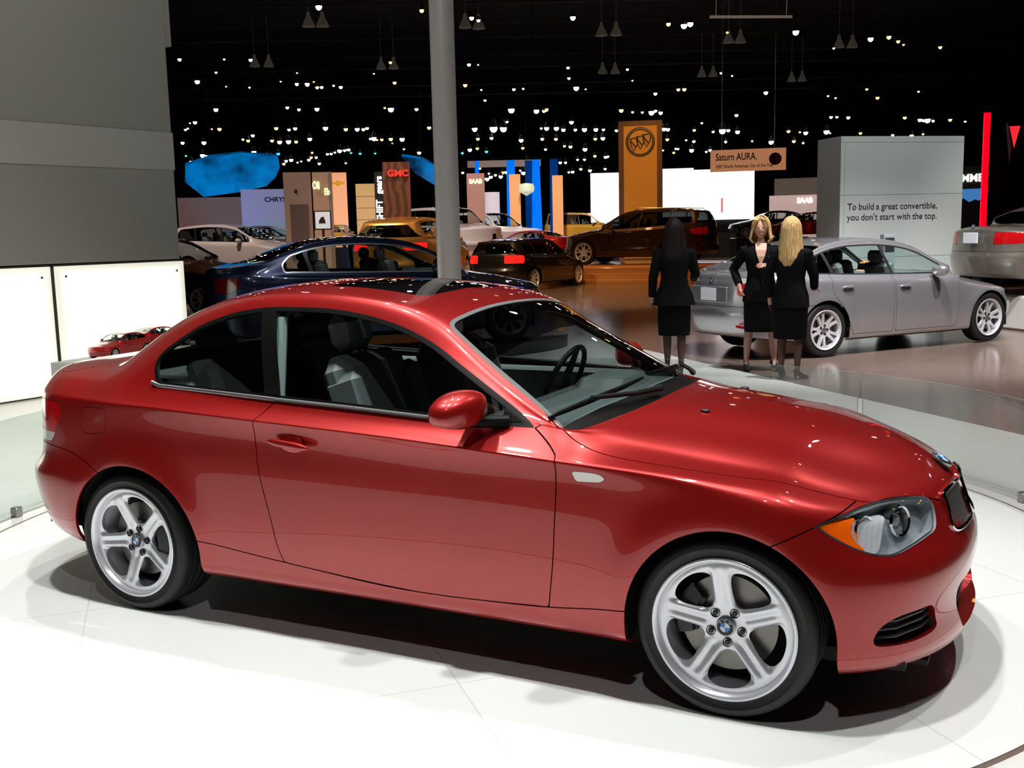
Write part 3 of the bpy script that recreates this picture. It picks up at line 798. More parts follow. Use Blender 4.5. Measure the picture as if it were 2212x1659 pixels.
        G = ring[0]
        x, z = G.co[:, 0], G.co[:, 2]
        xr = -1.925-(z-.98)*.37; xf = -1.848-(z-.98)*.37       # B pillar's edges lean with the door gap
        pil = np.maximum(xr-x, x-xf)
        BP, G2 = G.split(pil)
        poly_obj('pillar_trim', mm(BP.offset(-.002)), M['trim'], root, .008)
        SA, G2 = G2.split(-.85-G2.co[:, 0]+(G2.co[:, 2]-.95)*.15)
        sail = poly_obj('mirror_sail', mm(SA.offset(-.002)), M['trim'], d, .01)
        Q, D2 = G2.split(G2.co[:, 0]+1.95+(G2.co[:, 2]-.98)*.37)
        poly_obj('quarter_window', mm(Q.offset(.006)), M['glass'], root, 0)
        poly_obj('door_window', mm(D2.offset(.008)), M['glass'], d, 0)
        # belt moulding
        mbq = MB(); pts = []
        bp = [(-2.545,1.026),(-2.50,1.012),(-2.2,1.0),(-1.87,.985),(-1.53,.972),(-1.163,.954),(-1.03,.947)]
        side = pchip([-2.6,-2.0,-1.2,-.7], [.780,.787,.785,.775])
        for k, (a, b) in enumerate(bp): pts.append((a, sgn*(float(side(a))+.004), b))
        mbq.tube(pts[:4], .0085, 8); mbq.build('belt_moulding', M['satin'], root)
        mbq = MB(); mbq.tube(pts[3:], .008, 8); mbq.build('belt_moulding', M['seal'], root)
        # headlamp ------------------------------------------------------------
        inner = mm(HD.offset(.055)); hou = poly_obj('headlamp', inner, M['lampgrey'], root, 0)
        wall = HD.offset(.001)
        Bd = HD.rim(.06); kz = len(HD.co)
        fs = [f for f in Bd.faces if max(f) >= kz and min(f) >= kz]
        W = Poly(Bd.co, Bd.no, Bd.uv, fs); poly_obj('lamp_wall', mm(W), M['lampgrey'], hou, 0)
        poly_obj('lamp_lens', mm(HD.offset(.001)), M['lens'], hou, 0)
        fh = sdf(HL, np.stack([HD.co[:, 0]*.558-HD.co[:, 1]*.83, HD.co[:, 2]], 1))
        RG = HD.offset(.006); RG = Poly(RG.co, RG.no, RG.uv, RG.faces).split(fh+.007)[1]
        poly_obj('lamp_border', mm(RG), M['satin'], hou, .004)
        AM = smooth_loop(t3([(.306,.812,.690),(.352,.764,.702),(.400,.709,.708),(.392,.736,.69),(.391,.745,.660),(.406,.742,.632),(.436,.724,.600),(.40,.757,.614),(.357,.789,.643),(.319,.811,.670)]), 4)
        am = sdf(AM, np.stack([HD.co[:, 0]*.558-HD.co[:, 1]*.83, HD.co[:, 2]], 1))
        AB = HD.offset(.009); AB = Poly(AB.co, AB.no, AB.uv, AB.faces).split(am)[0]
        poly_obj('amber_lens', mm(AB), M['amber'], hou, .02)
        for (cx, cyy, cz, r, dep) in ((.418, .665, .650, .052, .05), (.510, .515, .652, .055, .05)):
            q = MB()
            q.lathe([(r, .0), (r-.004, .008), (r-.010, .004), (r-.012, -.02), (r*.62, -.05), (r*.5, -.052)], 36)
            o = q.build('reflector', M['chrome'], hou)
            o.location = (cx-.004, sgn*(cyy-.004), cz); o.rotation_euler = Vector((.88, sgn*.44, .12)).to_track_quat('Z', 'Y').to_euler()
            q = MB(); q.ellipsoid((0, 0, -.028), (r*.56, r*.56, .024), 24, 12); q.build('projector_lens', M['lampglass'], o)
        CHp = smooth_loop(t3([(.400,.709,.708),(.455,.57,.708),(.462,.60,.66),(.470,.66,.60),(.452,.70,.590),(.436,.724,.598),(.406,.742,.632),(.391,.745,.660),(.392,.736,.69)]), 4)
        CB = HD.offset(.030); CB = Poly(CB.co, CB.no, CB.uv, CB.faces).split(sdf(CHp, np.stack([HD.co[:, 0]*.558-HD.co[:, 1]*.83, HD.co[:, 2]], 1)))[0]
        poly_obj('chrome_bowl', mm(CB), M['bowl'], hou, .02)
        # fog intake
        rec = poly_obj('side_intake', mm(FO.offset(.07)), M['matte'], root, 0)
        Bd = FO.rim(.075); kz = len(FO.co)
        poly_obj('intake_wall', mm(Poly(Bd.co, Bd.no, Bd.uv, [f for f in Bd.faces if min(f) >= kz])), M['red'], rec, 0)
        for k, zz in enumerate((.305, .333, .358)):
            q = MB(); q.tube([(.43, sgn*.72, zz), (.52, sgn*.665, zz+.006), (.585, sgn*.555, zz+.01), (.61, sgn*.46, zz+.012)], .0075, 8); q.build('intake_slat', M['plastic'], rec)
        # kidney --------------------------------------------------------------
        KO = [(.030,.575),(.028,.65),(.036,.694),(.075,.706),(.16,.706),(.235,.700),(.262,.692),(.268,.65),(.282,.60),(.270,.578),(.22,.568),(.10,.566)]
        loopk = smooth_loop(KO, 4)
        def kx(y, z):                                        # the kidney's own gently curved, raked face
            return .657+(.69-z)*.36-.50*y*y
        fr_pts = [(kx(a, b)+.002, sgn*a, b) for a, b in loopk]
        q = MB(); q.tube(fr_pts+[fr_pts[0], fr_pts[1]], .0085, 8, cap=False); kf = q.build('kidney_grille', M['chrome'], root)
        q = MB(); cxk = (.15, .645)
        vs = [(kx(a, b)-.038, sgn*a, b) for a, b in loopk]; vs += [(kx(*cxk)-.030, sgn*cxk[0], cxk[1])]
        nn_ = len(loopk); q.add(vs, [(i, (i+1) % nn_, nn_) for i in range(nn_)]); q.build('grille_back', M['matte'], kf)
        q = MB(); inn = [(kx(a, b)-.045, sgn*(.15+(a-.15)*1.10), .645+(b-.645)*1.12) for a, b in loopk]
        q.add([(kx(a, b), sgn*a, b) for a, b in loopk]+inn, [(i, (i+1) % nn_, nn_+(i+1) % nn_, nn_+i) for i in range(nn_)]); q.build('grille_shroud', M['red'], kf)
        for k in range(12):
            yy = .048+.0188*k; top = .706-.012*max(0, (yy-.05)/.2); bot = .568
            if yy > .262: top, bot = .66, .59
            q = MB(); q.tube([(kx(yy, zz)-.006, sgn*yy, zz) for zz in np.linspace(bot, top-.006, 6)], .0038, 6); q.build('grille_bar', M['satin'] if k % 1 == 0 else None, kf)
        # mirror --------------------------------------------------------------
        q = MB(); q.ellipsoid((0, 0, 0), (.080, .118, .065), 28, 18, .82)
        sh = []
        for vx, vy, vz in q.v:
            t = (vy*1.0)/.128
            vz2 = vz*(1-.22*max(t, 0))-.010*t+(.006 if vz > 0 else 0); vx2 = vx*(1-.25*max(t, 0)) if vx > 0 else max(vx, -.052)
            sh.append((vx2-.10*t*.2, -vy*1.0, vz2))
        q.v = sh; q.f = [f[::-1] for f in q.f]
        mr = q.build('door_mirror', R_, root, auto=50)
        mr.location = (-.962, -.885, 1.003)
        if sgn > 0: mr.scale = (1, -1, 1); mr.location = (-.962, .885, 1.003)
        q = MB(); q.tube([(-.82, sgn*.765, .952), (-.87, sgn*.80, .955), (-.93, sgn*.85, .962)], [.026, .022, .024], 10); q.build('mirror_foot', M['trim'], root)
        q = MB(); q.box((-.86, 0, 0), (.005, .17, .09)); 
        # handle
        q = MB(); q.ellipsoid((0, 0, 0), (.100, .013, .015), 20, 12, .75); h = q.build('door_handle', R_, d); h.location = (-1.735, sgn*.893, .826); h.rotation_euler = (0, .09, 0)
        q = MB(); q.ellipsoid((0, 0, 0), (.058, .006, .035), 20, 12, .9); hc = q.build('handle_recess', M['red'], h); hc.location = (0, -sgn*.024, 0)
        # wheels
        for cx, yf, rot, nm in ((0, .842, 95, 'front'), (-2.66, .858, 113-72, 'rear')):
            w = make_wheel(rot, root, w=.215 if cx == 0 else .235)
            w.location = (cx, sgn*yf, .312)
            if sgn > 0: w.rotation_euler = (0, 0, math.pi)
            cal = caliper(root, 165 if cx == 0 else 15, 'brake_caliper'); cal.location = (cx, sgn*yf, .312)
            if sgn > 0: cal.scale = (1, -1, 1)
            # arch liner
            rx, rz, cx2 = (.372, .375, .013) if cx == 0 else (.396, .381, -2.632)
            q = MB(); vs = []; na = 26
            for i in range(na+1):
                a = math.pi*i/na; zz = .30+rz*math.sin(a); xx = cx2+rx*math.cos(a)
                if i in (0, na): zz = .20
                vs += [(xx, sgn*(.775 if zz < .26 else (.81 if zz < .45 else .83)), zz), (xx, sgn*.52, zz)]
            q.add(vs, [(2*i, 2*i+1, 2*i+3, 2*i+2) for i in range(na)])
            base = [2*i+1 for i in range(na+1)]; q.f.append(tuple(base))
            q.build('arch_liner', M['matte'], root)
    # underbody, tow eye line, plates of trim
    q = MB(); q.box((-1.33, 0, .235), (1.85, 1.50, .05)); q.box((-3.15, 0, .30), (.55, 1.30, .05)); q.box((.30, 0, .20), (.50, 1.25, .05)); q.box((-1.33, 0, .30), (3.9, .98, .06))
    q.build('underbody', M['matte'], root, smooth=False)
    rec = poly_obj('centre_intake', CE.offset(.09).both(), M['matte'], root, 0)
    Bd = CE.both().rim(.09); kz = len(CE.both().co)
    poly_obj('intake_wall', Poly(Bd.co, Bd.no, Bd.uv, [f for f in Bd.faces if min(f) >= kz]), M['red'], rec, 0)
    for zz in (.26, .29, .32, .35, .38):
        q = MB(); q.tube([(.645, -.31, zz), (.665, -.15, zz), (.67, 0, zz), (.665, .15, zz), (.645, .31, zz)], .005, 6); q.build('intake_slat', M['plastic'], rec)
    # roundels
    b = roundel(root, .041, 'bonnet_roundel', .005); b.location = (.595, 0, .766); b.rotation_euler = Vector((.55, 0, .84)).to_track_quat('Z', 'Y').to_euler()
    # lip under the front bumper
    q = MB(); q.box((.46, 0, .165), (.30, 1.0, .02)); q.build('splash_guard', M['matte'], root)
    # wipers: blades lie parked along the foot of the glass
    Bc = B
    def surf(uu_, vv_, sg, up):
        P_ = np.einsum('vi,ijk,uj->vuk', bspl(Bc.M, [vv_]), Bc.C, bspl(Bc.N, [uu_]))[0, 0]
        return (P_[0]+up*.45, sg*P_[1], P_[2]+up*.9)
    for path, arm in (([(17.1, 12.15, -1), (17.0, 12.9, -1), (17.0, 13.5, -1), (17.05, 14.2, -1), (17.1, 14.7, -1)], [(16.0, 14.6, -1), (16.3, 14.1, -1), (16.9, 13.5, -1)]),
                      ([(17.2, 14.9, -1), (17.1, 14.6, 1), (17.0, 13.9, 1), (17.0, 13.3, 1), (17.0, 12.7, 1)], [(15.9, 13.2, 1), (16.3, 13.5, 1), (16.9, 13.9, 1)])):
        pts = [surf(a, b_, c_, .014) for a, b_, c_ in path]
        q = MB(); q.tube(pts, [.006, .010, .012, .010, .006], 8); w = q.build('wiper_blade', M['trim'], root)
        q = MB(); q.tube([surf(a, b_, c_, .02+.008*k) for k, (a, b_, c_) in enumerate(arm)], [.014, .010, .009], 8); q.build('wiper_arm', M['plastic'], w)
    for yy in (-.30, .30):
        q = MB(); q.ellipsoid((-.22, yy, .951), (.02, .014, .007), 12, 8); q.build('washer_jet', M['plastic'], root)
    # cabin -------------------------------------------------------------------
    q = MB(); q.box((-1.65, 0, .38), (2.1, 1.5, .06)); q.build('cabin_floor', M['lining'], root)
    q = MB(); q.box((0, 0, 0), (.50, 1.40, .16), bev=.05); q.box((-.05, .37, .075), (.28, .36, .09), bev=.04); da = q.build('dashboard', M['dash'], root); da.location = (-.80, 0, .855)
    # steering wheel
    q = MB(); q.lathe([(.183+.013*math.cos(a), .013*math.sin(a)) for a in np.linspace(0, 2*math.pi, 10, endpoint=False)], 40, close=True)
    q.ellipsoid((0, 0, -.01), (.065, .055, .02), 16, 8)
    for a in (0, 180, 270):
        ca, sa = math.cos(math.radians(a)), math.sin(math.radians(a)); q.tube([(0, 0, -.005), (ca*.18, sa*.18, 0)], [.022, .012], 8)
    st = q.build('steering_wheel', M['plastic'], root); st.location = (-1.10, .37, .93); st.rotation_euler = (0, -1.18, 0); st.rotation_euler = Vector((-.90, 0, .42)).to_track_quat('Z', 'X').to_euler()
    q = MB(); q.lathe([(.040, .0), (.044, .003), (.040, .006)], 24, close=True); bdg = q.build('wheel_emblem', M['chrome'], st); 
    def seat(x, y, front=True):
        q = MB(); q.box((x+.18, y, .56), (.50, .50, .16), bev=.06)
        Rm = Matrix.Rotation(-.32 if front else -.42, 3, 'Y')
        q.box((x-.12, y, .84), (.16, .50, .62), bev=.06, R=Rm)
        q.box((x-.08, y-.21, .83), (.19, .09, .50), bev=.035, R=Rm); q.box((x-.08, y+.21, .83), (.19, .09, .50), bev=.035, R=Rm)
        s = q.build('front_seat' if front else 'rear_seat', M['leather'], root)
        q = MB(); hx = x-.26 if front else x-.28
        q.box((hx, y, 1.225 if front else 1.14), (.10, .26, .17 if front else .15), bev=.045, R=Matrix.Rotation(-.2, 3, 'Y')); q.tube([(hx+.02, y-.05, 1.05), (hx, y-.05, 1.2)], .008, 6); q.tube([(hx+.02, y+.05, 1.05), (hx, y+.05, 1.2)], .008, 6)
        q.build('headrest', M['leather'], s)
    seat(-1.52, -.37); seat(-1.52, .37); seat(-2.30, -.33, False); seat(-2.30, .33, False)
    q = MB(); q.box((-2.72, 0, .985), (.50, 1.25, .04), bev=.015); q.build('parcel_shelf', M['cabin'], root)
    for s_ in (-1, 1):
        q = MB(); q.box((-1.25, s_*.735, .72), (1.15, .05, .46), bev=.02); q.build('door_card', M['cabin'], root)
        q = MB(); q.tube([(-1.92, s_*.70, .95), (-1.96, s_*.60, 1.30)], .022, 8); q.build('seat_belt', M['headliner'], root)
        q = MB(); q.box((-2.25, s_*.73, .75), (.75, .06, .45), bev=.02); q.build('rear_side_card', M['cabin'], root)
    q = MB(); q.box((-1.20, 0, 1.27), (.03, .22, .06), bev=.012); q.build('rear_view_mirror', M['plastic'], root)
    q = MB(); q.box((-1.95, 0, .55), (1.3, .20, .25), bev=.03); q.build('centre_console', M['cabin'], root)
    return root
M['lampglass'] = mat('lamp projector glass', (.85, .88, .9), .02, 0, 1, trans=.6, ior=1.5)
RED_CAR = build_red()

# ---------------------------------------------------------------- setting
def tile_floor(name, base, line, scale, rough, angle, wline=.006, noise=.03, spec=.5):
    m = mat(name, base, rough, spec=spec); N, L = nodes(m); b = N['Principled BSDF']
    tc = N.new('ShaderNodeTexCoord'); mp = N.new('ShaderNodeMapping'); mp.inputs['Rotation'].default_value = (0, 0, math.radians(angle))
    br = N.new('ShaderNodeTexBrick'); br.offset = 0; br.inputs['Scale'].default_value = 1; br.inputs['Brick Width'].default_value = scale; br.inputs['Row Height'].default_value = scale
    br.inputs['Mortar Size'].default_value = wline; br.inputs['Mortar Smooth'].default_value = .2; br.inputs['Bias'].default_value = 0
    br.inputs['Color1'].default_value = (*base, 1); br.inputs['Color2'].default_value = (*[c*(1-noise) for c in base], 1); br.inputs['Mortar'].default_value = (*line, 1)
    L.new(tc.outputs['Object'], mp.inputs['Vector']); L.new(mp.outputs[0], br.inputs['Vector']); L.new(br.outputs['Color'], b.inputs['Base Color'])
    nz = N.new('ShaderNodeTexNoise'); nz.inputs['Scale'].default_value = 3; mr = N.new('ShaderNodeMapRange'); mr.inputs['To Min'].default_value = rough*.8; mr.inputs['To Max'].default_value = rough*1.25
    L.new(tc.outputs['Object'], nz.inputs['Vector']); L.new(nz.outputs['Fac'], mr.inputs['Value']); L.new(mr.outputs[0], b.inputs['Roughness'])
    return m
M['tfloor'] = tile_floor('white gloss turntable', (.74, .77, .76), (.60, .63, .62), 1.35, .24, 45, .004)
M['wfloor'] = tile_floor('white gloss stand floor', (.66, .67, .65), (.50, .51, .50), 1.35, .24, 45, .004)
M['hall'] = tile_floor('polished brown floor', (.17, .125, .105), (.11, .08, .07), 1.1, .16, 12, .006, .10)
M['black'] = mat('black hall surface', (.006, .006, .006), .9)
M['wallg'] = mat('grey wall cladding', (.34, .34, .31), .6); M['wallg2'] = mat('light band on grey wall', (.46, .46, .43), .6)
M['gap'] = mat('dark gap', (.02, .02, .02), .8)
M['gedge'] = mat('green glass edge', (.35, .5, .47), .15, 0, .5, emit=(.5, .7, .65), es=.02)
M['rail'] = sheet_glass('barrier glass', (.86, .90, .89), 1.5)
M['steel'] = mat('brushed steel', (.40, .40, .40), .35, .9)
def struct(o, kind='structure'): o['kind'] = kind; return o
TC = (-1.634, .812)
q = MB(); q.lathe([(0, 0), (2.925, 0), (2.925, -.03)], 200, c=(TC[0], TC[1], 0)); struct(q.build('turntable_floor', M['tfloor']))
q = MB(); q.add([(-60, 65.55, -.006), (60, -54.45, -.006), (-60, -54.45, -.006)], [(0, 1, 2)][::1]); q.f = [(2, 1, 0)]
# white platform: everything on this side of a diagonal edge, with the round hole of the turntable ringed by a dark gap
q = MB(); n = 200
inner = [(TC[0]+2.948*math.cos(2*math.pi*k/n), TC[1]+2.948*math.sin(2*math.pi*k/n)) for k in range(n)]
def cast(x, y):
    """from the turntable's centre outwards to the platform's outline"""
    dx, dy = x-TC[0], y-TC[1]; L_ = math.hypot(dx, dy); dx /= L_; dy /= L_; t = 14.0
    s_ = dx+dy
    if s_ > 1e-6: t = min(t, (5.55-TC[0]-TC[1])/s_)
    if dy < -1e-6: t = min(t, (-3.25-TC[1])/dy)  # unseen near edge, cut here so the doors reflect darker floor
    return TC[0]+dx*t, TC[1]+dy*t
outer = [cast(*p) for p in inner]
q.add([(a, b, -.002) for a, b in inner]+[(a, b, -.002) for a, b in outer]+[(a, b, -.03) for a, b in inner]+[(a, b, -.10) for a, b in outer],
      [(k, n+k, n+(k+1) % n, (k+1) % n) for k in range(n)]+[((k+1) % n, 2*n+(k+1) % n, 2*n+k, k) for k in range(n)]+[(n+k, 3*n+k, 3*n+(k+1) % n, n+(k+1) % n) for k in range(n)])
struct(q.build('floor', M['wfloor'], auto=30))
q = MB(); q.lathe([(2.91, -.028), (2.96, -.028)], 160, c=(TC[0], TC[1], 0)); struct(q.build('trim_1', M['gap']))
q = MB(); q.box((-15, 42, -.055), (170, 150, .1)); struct(q.build('floor', M['hall'], smooth=False)).location = (0, 0, .0)
q = MB(); q.box((-15, 116.5, 6), (170, 1, 14)); struct(q.build('wall_back', M['black'], smooth=False))
q = MB(); q.box((-99, 42, 6), (1, 150, 14)); struct(q.build('wall_left', M['black'], smooth=False))
q = MB(); q.box((69, 42, 6), (1, 150, 14)); struct(q.build('wall_right', M['black'], smooth=False))
q = MB(); q.box((-15, -32.5, 6), (170, 1, 14)); struct(q.build('wall_front', M['black'], smooth=False))
q = MB(); q.box((-15, 42, 13.2), (170, 150, .4)); struct(q.build('ceiling', M['black'], smooth=False))
# glass barrier round the back of the turntable
def glass_panel(a0, a1, label, clamps):
    r0, r1, h = 3.045, 3.056, .60; n = 24; vs = []
    for k in range(n+1):
        a = math.radians(a0+(a1-a0)*k/n); c, s_ = math.cos(a), math.sin(a)
        for r, z in ((r0, .02), (r1, .02), (r1, h), (r0, h)): vs.append((r*c, r*s_, z))
    q = MB(); q.add(vs, [(4*k+j, 4*k+4+j, 4*k+4+(j+1) % 4, 4*k+(j+1) % 4) for k in range(n) for j in range(4)]+[(0, 1, 2, 3), (4*n+3, 4*n+2, 4*n+1, 4*n)])
    fm = []
    for k in range(n): fm += [1, 0, 1, 0]
    fm += [1, 1]; q.m = fm
    o = q.build('glass_barrier', None, None, mats=[M['rail'], M['gedge']]); o.location = (TC[0], TC[1], 0)
    tag(o, label, 'glass barrier', 'curved glass panels round the turntable')
    for a in clamps:
        a = math.radians(a); q = MB(); q.box((0, 0, .028), (.05, .055, .062), bev=.006); c_ = q.build('clamp', M['steel'], o); c_.location = (3.05*math.cos(a), 3.05*math.sin(a), 0); c_.rotation_euler = (0, 0, a)
    return o
glass_panel(9, 61.6, 'low clear glass panel at the right, beyond the coupe\'s nose, held by a steel clamp', [35])
glass_panel(62.4, 115.6, 'low clear glass panel in front of the trio of women, behind the coupe\'s bonnet', [89])
glass_panel(116.4, 169.6, 'low clear glass panel hidden mostly behind the coupe\'s cabin', [143])
glass_panel(170.4, 206, 'low clear glass panel at the far left beside the coupe\'s rear bumper', [194.5])
# lit display wall at the left
wa = Vector((-8.50, 3.11, 0)); wd = Vector((.31, 2.30, 0)).normalized(); wang = math.atan2(wd.y, wd.x)
dw = tag(empty('display_wall', wa, wang), 'tall grey display wall at the left, above two glowing panels', 'display wall')
q = MB(); q.box((-.85, .35, 3.0+1.41), (6.28, .5, 6.0), bev=.004); q.build('wall_body', M['wallg'], dw, smooth=False)
q = MB(); q.box((-.85, .35, .70), (6.30, .42, 1.40)); q.build('plinth', M['gap'], dw, smooth=False)
q = MB(); q.box((-.85, .094, 2.66), (6.30, .012, .43)); q.build('painted_light_band', M['wallg2'], dw, smooth=False)  # band of light across the wall, put in as paler grey
q = MB(); q.box((2.31, .30, 5.05), (.05, .5, 2.4)); q.build('wall_fin', M['wallg'], dw, smooth=False)
lm = mat('glowing acrylic', (.8, .8, .75), .3); N, L = nodes(lm); bs = N['Principled BSDF']
tc = N.new('ShaderNodeTexCoord'); mp = N.new('ShaderNodeSeparateXYZ'); L.new(tc.outputs['Generated'], mp.inputs[0])
def edge(sock):
    a = N.new('ShaderNodeMath'); a.operation = 'SUBTRACT'; a.inputs[0].default_value = .5; ab = N.new('ShaderNodeMath'); ab.operation = 'ABSOLUTE'
    L.new(sock, a.inputs[1]); L.new(a.outputs[0], ab.inputs[0]); r = N.new('ShaderNodeMapRange'); r.interpolation_type = 'SMOOTHSTEP'
    r.inputs['From Min'].default_value = .50; r.inputs['From Max'].default_value = .36; r.inputs['To Min'].default_value = .62; r.inputs['To Max'].default_value = 1.6; L.new(ab.outputs[0], r.inputs['Value']); return r.outputs[0]
mm_ = N.new('ShaderNodeMath'); mm_.operation = 'MINIMUM'; L.new(edge(mp.outputs['X']), mm_.inputs[0]); L.new(edge(mp.outputs['Z']), mm_.inputs[1])
bs.inputs['Emission Color'].default_value = (1, .99, .84, 1); L.new(mm_.outputs[0], bs.inputs['Emission Strength'])
for x0, x1, lb in ((.655, 2.325, 'right'), (-1.08, .595, 'left'), (-2.81, -1.14, 'far')):
    q = MB(); q.box(((x0+x1)/2, 0, .70), (x1-x0, .04, 1.36), bev=.004); p_ = q.build('light_panel', lm, dw, smooth=False); p_.location = (0, .10, 0)
    for sx in (x0+.11, x1-.11):
        for sz in (.12, 1.27):
            q = MB(); q.lathe([(0, -.03), (.014, -.03), (.014, .0)], 12, 'Y', c=(sx, 0, sz)); q.build('screw', M['steel'], p_)
# round post
q = MB(); q.lathe([(.104, 0), (.104, 12.9)], 40); po = q.build('round_post', M['postm'] if 'postm' in M else M['steel'], None); po.location = (-3.70, 3.84, 0)
tag(po, 'tall silver round post rising behind the coupe\'s roof', 'post'); q = MB(); q.lathe([(0, .02), (.2, .02), (.2, 0)], 32); q.build('base_plate', M['steel'], po)

# ---------------------------------------------------------------- the other cars of the show
def car_spec(F, wb, R, hw, zc, belt, xa, xd, yr, zs=.21, suv=False, crown=.10, **k):
    zcf = pchip(*zip(*zc)); bf = pchip(*zip(*belt)); T = -(wb + R)
    x0, x1 = .15, -(wb + (.42 if suv else .30))
    roof = max(z for _, z in zc)
    yb = hw - .095
    xs = list(np.arange(x0, x1, -.13)) + [x1]
    def bow(x):
        return .17*math.exp(-((x-xa)/.16)**2) - (.0 if suv else .10*math.exp(-((x-xd)/.2)**2))
    side = [(float(x), float(x + bow(x))) for x in xs]
    fr = {10: .80, 11: .73, 12: .63, 13: .48, 14: .28, 15: 0}
    gy = {10: 0, 11: .40, 12: .86, 13: 1.0}; gz = {10: 0, 11: .45, 12: .86, 13: .945, 14: .985, 15: 1.0}
    def zrow(i, x):
        b = float(bf(x)); c = float(zcf(x))
        inside = (x < xa) and (suv or x > xd)
        if i >= 10:
            if inside:
                h = max(c-b, 0); return b + h*gz[i]
            return c - crown*(fr[i]/.8)**2
        if inside: e = b
        else: e = c - crown
        base = [zs-.03, zs, zs+.05, zs+.13, .44, .57]
        if i < 6: return base[i]
        t = {6: .35, 7: .66}.get(i)
        cr = e - .115
        if t: return .57 + (cr-.57)*t
        return cr if i == 8 else e-.045
    def yrow(i, x):
        low = [.88, .955, .975, .985, .995, 1.0, .999, .996, .988, .960]
        tp = 1-.02*max(0, (x-(-.3))/.45)**2 - .045*max(0, (-(wb)-x)/.4)**1.5
        if i < 10: return hw*low[i]*tp
        c = float(zcf(x)); b = float(bf(x)); h = max(0, min(1, (c-b)/(roof-b)))
        inside = (x < xa) and (suv or x > xd)
        if inside:
            if i <= 13:
                return yb + (yr-yb)*gy[i]*h**.8 - {10: 0, 11: .01, 12: .03, 13: .05}[i]*(1-h)
            return (yr-.01)*.52*(1+.2*(1-h)) if i == 14 else 0
        return hw*fr[i]*tp
    xf = [F-.14, F-.07, F-.045, F-.03, F-.01, F, F-.04, F-.07, F-.085, F-.095, F-.10, F-.12, F-.145, F-.175, F-.21, F-.25]
    hf = float(zcf(F-.22))
    zf = [zs-.02, zs-.02, zs+.04, zs+.11, .40, .50, .585, hf-.13, hf-.09, hf-.065, hf-.05, hf-.035, hf-.02, hf-.01, hf-.0, float(zcf(F-.25))]
    rx = [.16, .08, .05, .03, .01, 0, .03, .05, .065, .075, .085, .10, .13, .17, .22, .27]
    hd = float(zcf(T+.2))
    rz = [zs+.06, zs+.07, zs+.12, .40, .48, .58, .66, .66+(hd-.66)*.55, hd-.12, hd-.07, hd-.045, hd-.03, hd-.015, hd-.005, hd, hd]
    if suv:
        rx = [.16, .08, .04, .02, 0, 0, .05, .06, .07, .08, .09, .16, .27, .31, .34, .36]
        b = float(bf(x1)); c = float(zcf(T+.36)); h = c-b
        rz = rz[:7]+[.66+(b-.115-.66)*.6, b-.115, b-.05, b, b+.45*h, b+.86*h, b+.945*h, b+.985*h, c]
    rows = []
    bw = [0]*11+[0, .12, .25, .85, 1.0]
    for i in range(16):
        ys = [(x, yrow(i, x)) for x, _ in side]; zz = [(x, zrow(i, x)) for x, _ in side]
        r = dict(y=ys, z=zz, f=(xf[i], zf[i]), r=(T+rx[i], rz[i]), nf=2.2 if i in (4, 5) else 2.05, nr=2.7, b=bw[i])
        if i >= 14: r['own'] = 1; r['z'] = [(x, zrow(i, x)) for x in np.arange(x0+.01, x1-.5, -.07)]
        rows.append(r)
    def mod(S):
        S = S.copy(); x, y, z = S[..., 0], S[..., 1], S[..., 2]
        for cx in (0, -wb):
            q = np.hypot(x-cx, z-k.get('Rw', .32)); w = np.exp(-((q-k.get('Rw', .32)-.05)/.085)**2)*(y > .45)
            S[..., 1] += .012*w
        return S
    return dict(x0=x0, x1=x1, side=side, rows=rows, nn=9, nt=9, mod=mod), zcf, bf
CAR_CACHE = {}
